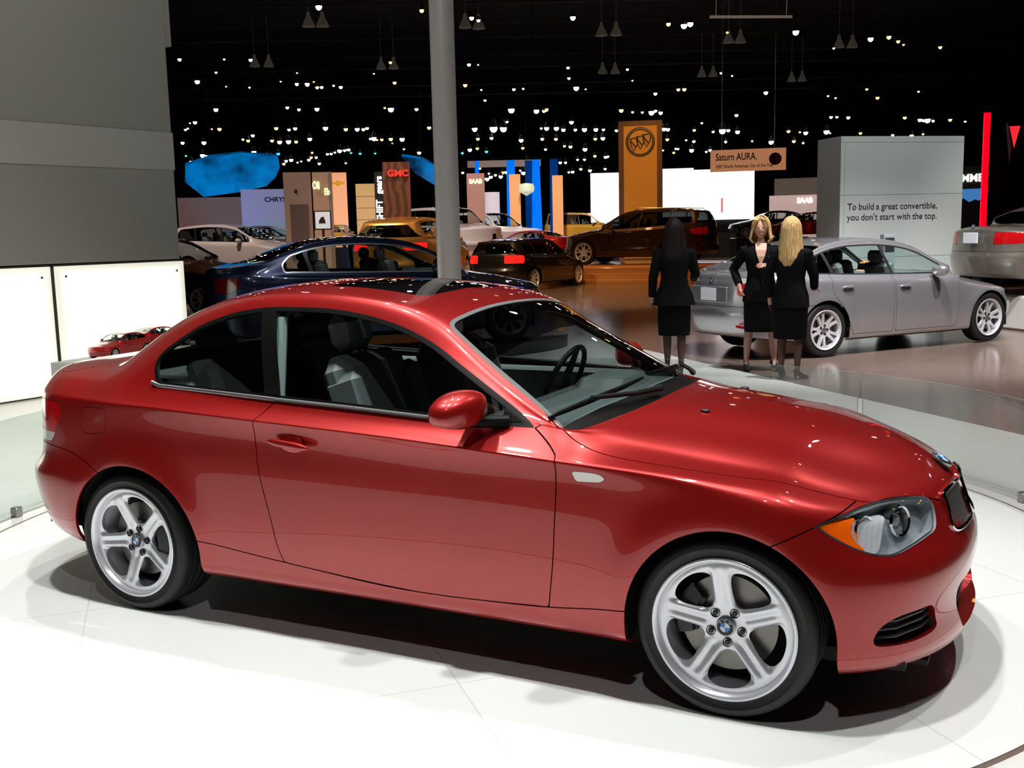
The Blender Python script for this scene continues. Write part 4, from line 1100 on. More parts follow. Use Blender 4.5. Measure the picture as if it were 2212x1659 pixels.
def make_car(name, label, paint_m, F, wb, R, hw, zc, belt, xa, xh, xe, xd, yr, win, pillars=(), doors=(), zs=.21, suv=False, Rw=.32, wkind='double', tail=None, head=None,
             res=4, detail=1, group=None, roof_m=None, glass='glass', open_top=False, badge=False, tail_white=None, handles=(), plate=False, alloy='alloy', chrome_win=False, wrot=20, rails=False):
    root = tag(empty('show_car' if name is None else name), label, 'car', group)
    spec, zcf, bf = car_spec(F, wb, R, hw, zc, belt, xa, xd, yr, zs, suv, Rw=Rw)
    B = Body(spec); S, n, u, v = B.grid(res, res+1)
    P = Poly.from_grid(S, n, u, v)
    full = P
    T = -(wb+R)
    X = lambda p: p.co[:, 0]; Y = lambda p: p.co[:, 1]; Z = lambda p: p.co[:, 2]; xz = lambda p: p.co[:, [0, 2]]
    xs = [a for a, _ in spec['side']]
    uo = lambda x: 8 + float(np.interp(-x, [-a for a in xs], range(len(xs))))
    def arch(p, g=0.0):
        f = np.full(len(p.co), 1e9)
        for cx in (0.0, -wb):
            dx, dz = X(p)-cx, Z(p)-Rw+.01; r = Rw+.045+g
            f = np.minimum(f, (np.sqrt((dx/r)**2+(np.maximum(dz, 0)/r)**2)-1)*r)
        return np.where(Y(p) > .35, f, 1.0)
    row12 = pchip(*zip(*spec['rows'][12]['z']))
    wf, wr = win                                             # front and rear x of the side windows
    top = []; bot = []
    for x in np.linspace(wr, wf, 26):
        zt = float(row12(x))-.028; zb = float(bf(x))+.012
        if zt-zb > .015: top.append((x, zt)); bot.append((x, zb))
    r0 = top[0]; mid_h = (top[0][1]-bot[0][1])
    DL = [(r0[0]-.02, bot[0][1]+.06), (r0[0]-.015, r0[1]-.06)] + top[1:] + [(top[-1][0]+.05, bot[-1][1]+.004, 1)] + bot[::-1][1:]
    DLp = smooth_loop(DL, 2)
    def dlo(p): return np.where((p.uv[:, 1] > 8.8) & (p.uv[:, 1] < 12.7), sdf(DLp, xz(p)), 1.0)
    US, VS = .13, .12
    def rect(a, b): return smooth_loop([(a*US, 16*VS, 1), (a*US, 13.4*VS), ((a+.5*np.sign(b-a))*US, 12.82*VS), ((b-.5*np.sign(b-a))*US, 12.82*VS), (b*US, 13.4*VS), (b*US, 16*VS, 1)], 3)
    WSP = rect(uo(xa)-.0, uo(xh)); BLP = rect(uo(xe), uo(xd) if not suv else B.N-1-4.5)
    if suv:
        zb_, zt_ = float(bf(-wb-.2))+.05, float(zcf(-(wb+R)+.38))-.075
        RW = smooth_loop([(-.4, zb_, 1), (hw-.22, zb_), (hw-.20, zb_+.05), (yr-.07, zt_-.03), (yr-.12, zt_), (-.4, zt_, 1)], 3)
        blf = lambda p: np.where(X(p) < -wb-R+.50, sdf(RW, p.co[:, [1, 2]]), 1.0)
    else: blf = lambda p: fuv(p, BLP)
    fuv = lambda p, q: np.where(p.uv[:, 1] > 11, sdf(q, p.uv*np.array([US, VS])), 1.0)
    _, P = P.split(arch(P))
    body_lining_f = [arch(full, .004), dlo(full)-.008]
    if open_top:
        # convertible with its roof folded away: everything above the belt between screen and boot is open
        cabf = lambda p: np.maximum(np.maximum(uo(xh)-.3-p.uv[:, 0], p.uv[:, 0]-uo(xd)-.2)*US, (10.15-p.uv[:, 1])*VS)
        D_, P = P.split(dlo(P)); 
        W_, P = P.split(fuv(P, WSP)); C_, P = P.split(cabf(P)); K_ = None
        body_lining_f += [fuv(full, WSP)-.008, cabf(full)-.02]
    else:
        D_, P = P.split(dlo(P)); W_, P = P.split(fuv(P, WSP)); K_, P = P.split(blf(P))
        body_lining_f += [fuv(full, WSP)-.008, blf(full)-.008]
    lamps = {}
    for nm, q in (('head', head), ('tail', tail)):
        if not q: continue
        pl = smooth_loop(q['xz'], 3); ym = q['y']
        fn = lambda p: np.where((X(p) > F-.9) if nm == 'head' else (X(p) < T+.7), np.maximum(sdf(pl, xz(p)), ym-Y(p)), 1.0)
        lamps[nm], P = P.split(fn(P), .001, .002)
    g = .003
    dparts = []
    for q in doors:
        pl = smooth_loop(q, 3)
        d_, P = P.split(np.where(P.uv[:, 1] < 11, sdf(pl, xz(P)), 1.0), g, g); dparts.append(d_)
    if detail >= 1:
        Bf, P = P.split(np.where(X(P) > .1, (Z(P)-.62)-.35*(X(P)-.3), 1.0), g, g)
        Br, P = P.split(np.where(X(P) < -wb-.1, Z(P)-.655, 1.0), g, g)
        HO, P = P.split(np.where((P.uv[:, 1] > 9.7) & (X(P) > xa-.1), np.maximum(P.uv[:, 0]-uo(xa)+.2, -1)*US, 1.0), g, g)
        TK, P = (P.split(np.where((P.uv[:, 1] > 11.2) & (X(P) < xd-.02), -1.0, 1.0)) if False else (None, P))
    shell = poly_obj('body_shell', P.both(), paint_m, root, .01)
    L = full.offset(.018); f = np.minimum.reduce(body_lining_f); _, L = L.split(f)
    poly_obj('inner_lining', L.both(), M['lining'], shell, 0)
    if detail >= 1:
        poly_obj('bonnet', HO.both(), paint_m, root, .01); poly_obj('front_bumper', Bf.both(), paint_m, root, .01); poly_obj('rear_bumper', Br.both(), paint_m, root, .01)
    poly_obj('windscreen', W_.offset(.004).both(), M[glass], root, 0)
    if K_ is not None: poly_obj('rear_window', K_.offset(.004).both(), M['dglass'], root, 0)
    fp = []
    for sgn in (-1, 1):
        mm = (lambda q: q.mirror()) if sgn < 0 else (lambda q: q)
        for d_ in dparts: poly_obj('door', mm(d_), paint_m, root, .01)
        fD = sdf(DLp, xz(D_)); G, ring = D_.split(fD+.016)
        if not open_top:
            poly_obj('window_surround', mm(ring), M['satin' if chrome_win else 'plastic'], root, .008)
            cuts = sorted(pillars)                           # pillar centre x
            for a in cuts:
                w_ = .05; BP, G = G.split(np.abs(G.co[:, 0]-a+(G.co[:, 2]-float(bf(a)))*.22)-w_/2-(.0 if detail else .01))
                poly_obj('pillar_trim', mm(BP.offset(-.002)), M['plastic'], root, 0)
            edges = [9] + [a for a in cuts[::-1]] + [-9]
            for a, b in zip(edges, edges[1:]):
                lean = G.co[:, 0]+(G.co[:, 2]-1.0)*.22
                s_ = np.maximum(G.co[:, 0]+(G.co[:, 2]-1.0)*.22-a, b-(G.co[:, 0]+(G.co[:, 2]-1.0)*.22))
                W2 = G.split(s_)[0]
                poly_obj('side_window', mm(W2.offset(.006)), M[glass], root, 0)
        for nm in lamps:
            if nm == 'tail':
                t_ = poly_obj('tail_lamp', mm(lamps[nm]), M['redlens'], root, .01)
                if tail_white:
                    w2 = lamps[nm].split(tail_white-lamps[nm].co[:, 2] if tail_white > 0 else lamps[nm].co[:, 2]+tail_white)[0]
                    if w2.faces: poly_obj('clear_lens', mm(w2.offset(-.003)), M['clearl'], t_, 0)
            else:
                h_ = poly_obj('headlamp', mm(lamps[nm].offset(.03)), M['lampgrey'], root, 0)
                if h_: poly_obj('lamp_lens', mm(lamps[nm].offset(.001)), M['lens'], h_, 0)
        for hx, hz in handles:
            q = MB(); q.ellipsoid((0, 0, 0), (.095, .016, .016), 14, 8, .8); h = q.build('door_handle', paint_m, root); h.location = (hx, sgn*(hw+.012), hz)
        q = MB(); q.ellipsoid((0, 0, 0), (.075, .11, .07), 16, 10, .8); mr = q.build('door_mirror', paint_m, root); mr.location = (xa-.42, sgn*(hw+.06), float(bf(xa-.3))+.06)
        q = MB(); q.tube([(xa-.38, sgn*(hw-.09), float(bf(xa-.3))), (xa-.42, sgn*hw, float(bf(xa-.3))+.03)], .02, 6); q.build('mirror_foot', M['plastic'], root)
        if rails:
            q = MB(); q.tube([(xh-.2, sgn*(yr-.06), float(zcf(xh-.2))-.02), (xh-.35, sgn*(yr-.05), float(zcf(xh-.3))+.03), (xe+.2, sgn*(yr-.05), float(zcf(xe+.2))+.03), (xe+.05, sgn*(yr-.06), float(zcf(xe))-.02)], .014, 6); q.build('roof_rail', M['satin'], root)
        wlist = []
        for cx in (0, -wb):
            w = make_wheel(wrot if cx == 0 else wrot+31, root, Ro=Rw, rr=Rw*.735, w=.22, badge=False, kind=wkind, detail=detail >= 2, alloy=alloy)
            w.location = (cx, sgn*(hw-.022), Rw)
            if sgn > 0: w.rotation_euler = (0, 0, math.pi)
            q = MB(); vs = []; na = 16; r = Rw+.052
            for i in range(na+1):
                a = math.pi*i/na; vs += [(cx+r*math.cos(a), sgn*(hw-.06), Rw+r*math.sin(a) if 0 < i < na else zs), (cx+r*math.cos(a), sgn*(hw-.34), Rw+r*math.sin(a) if 0 < i < na else zs)]
            q.add(vs, [(2*i, 2*i+1, 2*i+3, 2*i+2) for i in range(na)]); q.f.append(tuple(2*i+1 for i in range(na+1)))
            q.build('arch_liner', M['matte'], root)
    q = MB(); q.box((-wb/2, 0, zs+.03), (wb-2*Rw-.15, 2*hw-.22, .05)); q.box((-wb/2, 0, zs+.05), (wb+R+F-.7, 1.0, .06)); q.build('underbody', M['matte'], root, smooth=False)
    # seats and dash give the windows depth
    bz = float(bf(-1.4))
    q = MB()
    sx = [(-1.45+(-.2 if suv else 0), .37), (-1.45+(-.2 if suv else 0), -.37), (-2.3, .34), (-2.3, -.34)]
    for x, y in sx:
        q.box((x, y, bz-.12), (.16, .46, .62), bev=.05, R=Matrix.Rotation(-.3, 3, 'Y')); q.box((x-.13, y, bz+.24), (.1, .25, .16), bev=.04); q.box((x+.28, y, bz-.36), (.5, .46, .14), bev=.05)
    q.build('seats', M['leather'], root)
    q = MB(); q.box((xa-.18, 0, bz-.05), (.45, 1.4, .12), bev=.04); q.build('dashboard', M['cabin'], root)
    if plate:
        q = MB(); q.box((0, 0, 0), (.012, .32, .16), bev=.004); p_ = q.build('number_plate', M['plate'], root); p_.location = (T-.004, 0, plate if plate is not True else .78)
        b = roundel(root, .038, letters=False); b.location = (T+.035, 0, (plate if plate is not True else .78)+.17); b.rotation_euler = (0, -math.pi/2, 0)
    return root
def put(o, loc, deg, s=1.0):
    o.location = loc; o.rotation_euler = (0, 0, math.radians(deg)); o.scale = (s, s, s); return o
# centre of the wheelbase is what gets placed: offset along the heading
def place(o, cx, cy, z, deg, wb, s=1.0):
    a = math.radians(deg); return put(o, (cx+math.cos(a)*wb/2*s, cy+math.sin(a)*wb/2*s, z), deg, s)
SEDAN = dict(F=.83, wb=2.888, R=1.12, hw=.915, xa=-.62, xh=-1.28, xe=-2.75, xd=-3.35, yr=.57,
    zc=[(.60,.77),(.4,.82),(.1,.875),(-.3,.945),(-.52,.995),(-.7,1.075),(-.95,1.22),(-1.15,1.33),(-1.3,1.385),(-1.6,1.445),(-1.95,1.468),(-2.3,1.46),(-2.6,1.42),(-2.85,1.35),(-3.1,1.235),(-3.3,1.14),(-3.42,1.10),(-3.7,1.09),(-3.95,1.085)],
    belt=[(-.4,.93),(-.7,.945),(-1.5,.965),(-2.4,.99),(-3.0,1.015),(-3.6,1.02)],
    win=(-.78,-3.02), pillars=(-1.72,-2.72))
def sedan_doors(): 
    return [[(-.62,.99,1),(-.60,.80),(-.62,.35),(-.64,.26,1),(-1.72,.26,1),(-1.73,.6),(-1.74,.9),(-1.72,1.02,1)],
            [(-1.76,1.02,1),(-1.775,.8),(-1.765,.26,1),(-2.45,.26,1),(-2.52,.42),(-2.62,.60),(-2.75,.74),(-2.80,.85),(-2.79,1.04,1)]]
HEADQ = dict(xz=[(.30,.66,1),(.42,.735),(.60,.74),(.80,.66),(.85,.60),(.70,.56),(.45,.59)], y=.36)
TAILS = dict(xz=[(-4.3,1.00,1),(-3.95,1.005),(-3.68,1.00),(-3.66,.96),(-3.72,.84),(-3.80,.79),(-4.3,.79,1)], y=.45)
o = make_car("sedan_car", "silver four-door sedan parked on the brown floor behind the three women", M['silver'], **SEDAN, doors=sedan_doors(), tail=TAILS, head=HEADQ, Rw=.335, wkind='double', detail=2, res=5, tail_white=.94, handles=[(-1.58,.835),(-2.55,.86)], plate=.80, wrot=10)
place(o, -1.28, 10.92, 0, 52.6, 2.888)
if True:
    # rear seat of the number plate and the two reflector bars
    q = MB(); q.box((-4.005, 0, .80), (.02, .74, .20), bev=.01); q.build('plate_recess', M['silver'], o)
    for s_ in (-1, 1):
        q = MB(); q.box((-3.98, s_*.62, .42), (.03, .26, .035), bev=.01, rz=s_*.18); q.build('bumper_reflector', M['redlens'], o)
SED3 = dict(F=.78, wb=2.76, R=.99, hw=.90, xa=-.58, xh=-1.25, xe=-2.62, xd=-3.15, yr=.56,
    zc=[(.60,.75),(.4,.80),(.1,.86),(-.3,.93),(-.5,.985),(-.7,1.075),(-.95,1.22),(-1.15,1.315),(-1.3,1.36),(-1.6,1.405),(-1.9,1.42),(-2.2,1.41),(-2.5,1.365),(-2.75,1.285),(-2.95,1.20),(-3.12,1.12),(-3.25,1.085),(-3.5,1.07),(-3.7,1.06)],
    belt=[(-.4,.91),(-.7,.925),(-1.5,.945),(-2.3,.965),(-2.9,.985),(-3.5,.99)], win=(-.75,-2.88), pillars=(-1.62,-2.55))
TAIL3 = dict(xz=[(-4.1,.95,1),(-3.7,.955),(-3.42,.95),(-3.40,.90),(-3.48,.80),(-3.6,.77),(-4.1,.77,1)], y=.42)
o = make_car('sedan_car', 'dark blue four-door sedan on a low stand directly behind the red coupe', M['navy'], **SED3, tail=TAIL3, head=HEADQ, Rw=.32, wkind='eight', detail=1, res=5, chrome_win=True, glass='glass', alloy='alloy_d')
place(o, -7.05, 7.95, .17, 50, 2.76, 1.03)
for c_ in o.children:
    if c_.name.startswith('tail_lamp'): c_.data.materials[0] = M['reddark']; NAVY = o
q = MB(); q.lathe([(0, .17), (2.35, .17), (2.37, .16), (2.37, 0)], 64, c=(0, 0, 0)); tag(q.build('display_stand', M['standgrey'], loc=(-7.05, 7.95, 0)), 'low dark oval stand under the dark blue sedan', 'stand')
NS = bpy.data.objects['display_stand']; NS.scale = (1.12, .55, 1); NS.rotation_euler = (0, 0, math.radians(50))
WAGON = dict(F=.80, wb=2.76, R=.98, hw=.90, xa=-.60, xh=-1.22, xe=-3.35, xd=-4.2, yr=.58, suv=True,
    zc=[(.60,.78),(.3,.86),(-.1,.93),(-.5,1.0),(-.7,1.09),(-.95,1.24),(-1.15,1.35),(-1.3,1.395),(-1.7,1.445),(-2.2,1.455),(-2.8,1.43),(-3.3,1.385),(-3.55,1.34)],
    belt=[(-.4,.92),(-1.5,.955),(-3.4,1.01)], win=(-.78,-3.12), pillars=(-1.62,-2.5))
TAILW = dict(xz=[(-4.1,1.0,1),(-3.4,1.0),(-3.25,.97),(-3.3,.80),(-3.4,.78),(-4.1,.78,1)], y=.42)
o = make_car('estate_car', 'black estate car seen from behind with lit red tail lamps', M['blackp'], **WAGON, tail=TAILW, head=HEADQ, Rw=.33, wkind='eight', detail=1, res=4, glass='dglass')
place(o, -12.35, 23.6, 0, 87, 2.76)
for c_ in o.children:
    if c_.name.startswith('tail_lamp'): c_.data.materials[0] = M['redglow']
CONV = dict(F=.79, wb=2.76, R=1.06, hw=.90, xa=-.62, xh=-1.20, xe=-2.6, xd=-2.95, yr=.56,
    zc=[(.60,.75),(.3,.84),(-.1,.91),(-.5,.98),(-.7,1.06),(-.95,1.20),(-1.15,1.30),(-1.3,1.36),(-1.6,1.39),(-2.0,1.39),(-2.4,1.33),(-2.7,1.22),(-2.95,1.10),(-3.1,1.05),(-3.4,1.04),(-3.75,1.03)],
    belt=[(-.4,.91),(-1.5,.95),(-2.9,.99),(-3.6,1.0)], win=(-.78,-2.72), pillars=(-1.8,))
TAILC = dict(xz=[(-4.2,.93,1),(-3.75,.94),(-3.42,.93),(-3.40,.88),(-3.5,.79),(-3.7,.765),(-4.2,.765,1)], y=.40)
o = make_car('convertible_car', 'champagne grey two-door convertible seen from behind at the right edge', M['champagne'], **CONV, tail=TAILC, head=HEADQ, Rw=.325, wkind='eight', detail=1, res=5, plate=.86, glass='glass')
place(o, 1.75, 15.0, .52, 42, 2.76)
q = MB(); q.box((0, 0, .26), (5.2, 2.3, .52), bev=.03); t = tag(q.build('display_stand', M['whitestand'] if 'whitestand' in M else M['white'], loc=(2.2, 15.4, 0)), 'white raised stand under the champagne convertible', 'stand'); t.rotation_euler = (0, 0, math.radians(42))
SUVP = dict(F=.98, wb=3.02, R=1.12, hw=1.0, xa=-.62, xh=-1.45, xe=-3.72, xd=-4.9, yr=.66, suv=True, zs=.26,
    zc=[(.72,.98),(.4,1.06),(0,1.12),(-.4,1.18),(-.65,1.26),(-.95,1.46),(-1.25,1.63),(-1.5,1.71),(-1.9,1.765),(-2.5,1.775),(-3.2,1.74),(-3.7,1.68),(-3.95,1.62)],
    belt=[(-.4,1.08),(-1.6,1.13),(-2.9,1.20),(-3.8,1.28)], win=(-.95,-3.62), pillars=(-1.85,-2.85))
TAILB = dict(xz=[(-4.6,1.16,1),(-4.0,1.15),(-3.62,1.10),(-3.60,1.02),(-3.75,.93),(-4.6,.90,1)], y=.50)
HEADB = dict(xz=[(.35,.86,1),(.55,.90),(.78,.88),(.98,.80),(1.0,.74),(.7,.72),(.45,.76)], y=.42)
o = make_car('crossover_car', 'large bronze crossover on the orange-lit stand behind the dark-haired woman', M['bronze'], **SUVP, tail=TAILB, head=HEADB, Rw=.40, wkind='double', detail=1, res=4, glass='dglass', rails=True)
place(o, -10.9, 28.7, .5, 179, 3.02); BUICK = o
# far cars: one of each kind, then copies with their own paint
def far(label, paint_m, base, loc, deg, s=1.0, **k):
    d = dict(base); d.update(k); wb = d['wb']
    o = make_car('parked_car', label, paint_m, **d, detail=0, res=2, wkind='eight')
    place(o, loc[0], loc[1], loc[2], deg, wb, s)
    if loc[2] > .05:
        q = MB(); q.box((0, 0, loc[2]/2), (wb*s+.9, 1.9*s, loc[2]), bev=.02); t = q.build('display_stand', M['standgrey']); t.location = (loc[0], loc[1], 0); t.rotation_euler = (0, 0, math.radians(deg)); tag(t, 'dark stand carrying the '+label.split(',')[0], 'stand')
    return o
HATCH = dict(WAGON); HATCH.update(F=.85, hw=.91, zc=[(.60,.88),(.3,.96),(-.1,1.04),(-.5,1.12),(-.7,1.20),(-.95,1.36),(-1.15,1.48),(-1.3,1.54),(-1.7,1.62),(-2.2,1.64),(-2.8,1.60),(-3.3,1.53),(-3.55,1.46)], belt=[(-.4,1.02),(-1.5,1.06),(-3.4,1.14)], zs=.24)
TAILH = dict(xz=[(-4.2,1.05,1),(-3.4,1.05),(-3.22,1.02),(-3.3,.90),(-3.4,.88),(-4.2,.88,1)], y=.42)
BOXY = dict(SUVP); BOXY.update(zc=[(.80,1.10),(.4,1.14),(0,1.17),(-.4,1.20),(-.7,1.28),(-.95,1.50),(-1.2,1.70),(-1.4,1.80),(-1.9,1.86),(-2.8,1.88),(-3.5,1.87),(-3.8,1.84),(-4.0,1.80)], belt=[(-.4,1.14),(-3.8,1.18)], win=(-.9,-3.7))

# ---------------------------------------------------------------- people
M['skin'] = mat('skin', (.62, .36, .27), .5); M['skin2'] = mat('legs in dark sheer tights', (.085, .048, .040), .6, spec=.2)
M['skin3'] = mat('bare legs', (.30, .17, .13), .5)
M['suit'] = mat('black suit cloth', (.004, .004, .005), .9, spec=.12); M['shoe'] = mat('black patent shoe', (.006, .006, .006), .4, spec=.2)
def hair_mat(name, a, b):
    m = mat(name, a, .6, spec=.2); N, L = nodes(m); bs = N['Principled BSDF']
    tc = N.new('ShaderNodeTexCoord'); mp = N.new('ShaderNodeMapping'); mp.inputs['Scale'].default_value = (60, 60, 3)
    w = N.new('ShaderNodeTexNoise'); w.inputs['Scale'].default_value = 2.0
    r = N.new('ShaderNodeValToRGB'); r.color_ramp.elements[0].position = .35; r.color_ramp.elements[1].position = .65
    r.color_ramp.elements[0].color = (*a, 1); r.color_ramp.elements[1].color = (*b, 1)
    L.new(tc.outputs['Object'], mp.inputs['Vector']); L.new(mp.outputs[0], w.inputs['Vector']); L.new(w.outputs['Fac'], r.inputs[0]); L.new(r.outputs[0], bs.inputs['Base Color'])
    return m
M['blond'] = hair_mat('golden blond hair', (.42, .25, .09), (.78, .56, .26)); M['brownh'] = hair_mat('dark hair', (.006, .005, .005), (.014, .011, .010))
M['pale'] = mat('pale lips', (.5, .16, .14), .4); M['eye'] = mat('dark eyes', (.02, .015, .01), .2)
def skin_body(name, verts, edges, radii, m, parent, root=0, sub=2):
    me = bpy.data.meshes.new(name); me.from_pydata(verts, edges, []); o = bpy.data.objects.new(name, me); COL.objects.link(o)
    md = o.modifiers.new('skin', 'SKIN'); md.use_smooth_shade = True
    for i, r in enumerate(radii):
        rr = r if isinstance(r, tuple) else (r, r); me.skin_vertices[0].data[i].radius = rr
        me.skin_vertices[0].data[i].use_root = (i == root)
    o.modifiers.new('sub', 'SUBSURF').levels = sub; o.modifiers['sub'].render_levels = sub
    dg = bpy.context.evaluated_depsgraph_get(); me2 = bpy.data.meshes.new_from_object(o.evaluated_get(dg))
    o.modifiers.clear(); o.data = me2; me2.materials.clear(); me2.materials.append(m)
    me2.polygons.foreach_set('use_smooth', [True]*len(me2.polygons))
    if parent: o.parent = parent
    return o
def loft(name, rings, m, parent, n=28, cap=(True, True), wave=None):
    """rings: (z, cx, cy, rx, ry); closed tube of soft ellipses for clothing"""
    q = MB(); vs = []
    for i, (z, cx, cy, rx, ry) in enumerate(rings):
        for k in range(n):
            a = 2*math.pi*k/n; c, s = math.cos(a), math.sin(a)
            wv = 1+(wave*math.sin(7*a+i) if wave else 0)
            vs.append((cx+rx*wv*math.copysign(abs(c)**.85, c), cy+ry*wv*math.copysign(abs(s)**.85, s), z))
    fs = [(i*n+k, i*n+(k+1) % n, (i+1)*n+(k+1) % n, (i+1)*n+k) for i in range(len(rings)-1) for k in range(n)]
    if cap[0]: fs.append(tuple(range(n))[::-1])
    if cap[1]: fs.append(tuple(range((len(rings)-1)*n, len(rings)*n)))
    q.add(vs, fs); return q.build(name, m, parent, auto=70)
def hand_bones(V, E, R, wrist_i, wrist, d, palm_n, s=1.0, curl=.5):
    """adds palm and five bent fingers to a skeleton; d = direction of the hand, palm_n = palm normal"""
    d = Vector(d).normalized(); pn = Vector(palm_n).normalized(); side = d.cross(pn).normalized()
    w = Vector(wrist)
    def add(p, par, r): V.append(tuple(p)); E.append((par, len(V)-1)); R.append(r); return len(V)-1
    p0 = add(w+d*.035*s, wrist_i, (.026*s, .016*s)); p1 = add(w+d*.075*s, p0, (.030*s, .014*s))
    for k, (o_, ln) in enumerate(((-.027, .062), (-.009, .072), (.009, .068), (.027, .052))):
        b = w+d*.082*s+side*o_*s; i0 = add(b, p1, .0085*s); dd = d
        for j in range(3):
            dd = (dd+pn*curl*.55).normalized(); b = b+dd*ln*s/3*1.05; i0 = add(b, i0, (.0080-.001*j)*s)
    tb = w+d*.03*s-side*.028*s; t0 = add(tb, p0, .011*s); t1 = add(tb+(d*.7-side*.6+pn*.4)*.035*s, t0, .009*s); add(tb+(d*.9-side*.5+pn*.8)*.06*s, t1, .0075*s)
def head(root, c, rz, skinm, face=True, tilt=0):
    """head as one shaped surface with brow, nose, mouth, chin and ears; c = centre of the skull"""
    q = MB(); n, m = 36, 26; vs = []
    for i in range(m+1):
        t = math.pi*i/m
        for k in range(n):
            a = 2*math.pi*k/n; x, y, z = math.sin(t)*math.cos(a), math.sin(t)*math.sin(a), math.cos(t)
            px, py, pz = x*.075, y*.092, z*.115                 # face looks towards -y
            if z < 0: f = 1-.34*(-z)**1.6; px *= f; py = py*(1-.15*(-z)) - .012*(-z)
            if y < 0:
                fz = pz
                py += .010*math.exp(-((px)/.045)**2-((fz-.012)/.018)**2)*0
                py -= .022*math.exp(-(px/.010)**2-((fz+.022)/.016)**2)+.012*math.exp(-(px/.009)**2-((fz-.0)/.022)**2)
                py += .009*(math.exp(-((abs(px)-.030)/.014)**2-((fz-.008)/.012)**2))
                py -= .006*math.exp(-(px/.022)**2-((fz+.052)/.010)**2); py -= .007*math.exp(-(px/.020)**2-((fz+.092)/.016)**2)
                py += .004*math.exp(-(px/.02)**2-((fz+.066)/.007)**2)
            vs.append((px, py, pz))
    q.add(vs, [(i*n+k, (i+1)*n+k, (i+1)*n+(k+1) % n, i*n+(k+1) % n) for i in range(m) for k in range(n)])
    for s in (-1, 1): q.ellipsoid((s*.076, .008, -.012), (.008, .018, .030), 10, 8)
    h = q.build('head', skinm, root, auto=80); h.location = c; h.rotation_euler = (tilt, 0, rz)
    if face:
        for s in (-1, 1):
            e = MB(); e.ellipsoid((s*.030, -.0765, .006), (.0105, .005, .0045), 12, 8); e.build('eye', M['eye'], h)
            e = MB(); e.tube([(s*.016, -.086, .020), (s*.032, -.086, .025), (s*.046, -.077, .020)], .0018, 6); e.build('eyebrow', M['blond'], h)
        e = MB(); e.ellipsoid((0, -.090, -.056), (.022, .008, .0065), 12, 8); e.build('lips', M['pale'], h)
    return h
def shoe(root, x, y, rz, heel=.06):
    q = MB(); n = 12
    prof = [(-.055, .028, heel+.055, heel), (-.02, .032, heel+.05, heel*.9), (.04, .034, heel*.5+.045, heel*.4), (.10, .042, .045, .006), (.15, .038, .032, 0), (.185, .015, .018, .004)]
    vs = []
    for yy, w, zt, zb in prof:
        for k in range(n):
            a = 2*math.pi*k/n; vs.append((w*math.cos(a), -yy, (zt+zb)/2+(zt-zb)/2*math.sin(a)))
    q.add(vs, [(i*n+k, i*n+(k+1) % n, (i+1)*n+(k+1) % n, (i+1)*n+k) for i in range(len(prof)-1) for k in range(n)]+[tuple(range(n))[::-1], tuple(range((len(prof)-1)*n, len(prof)*n))])
    q.tube([(0, .048, heel+.01), (0, .052, 0)], [.018, .006], 8)
    o = q.build('shoe', M['shoe'], root); o.location = (x, y, 0); o.rotation_euler = (0, 0, rz); return o
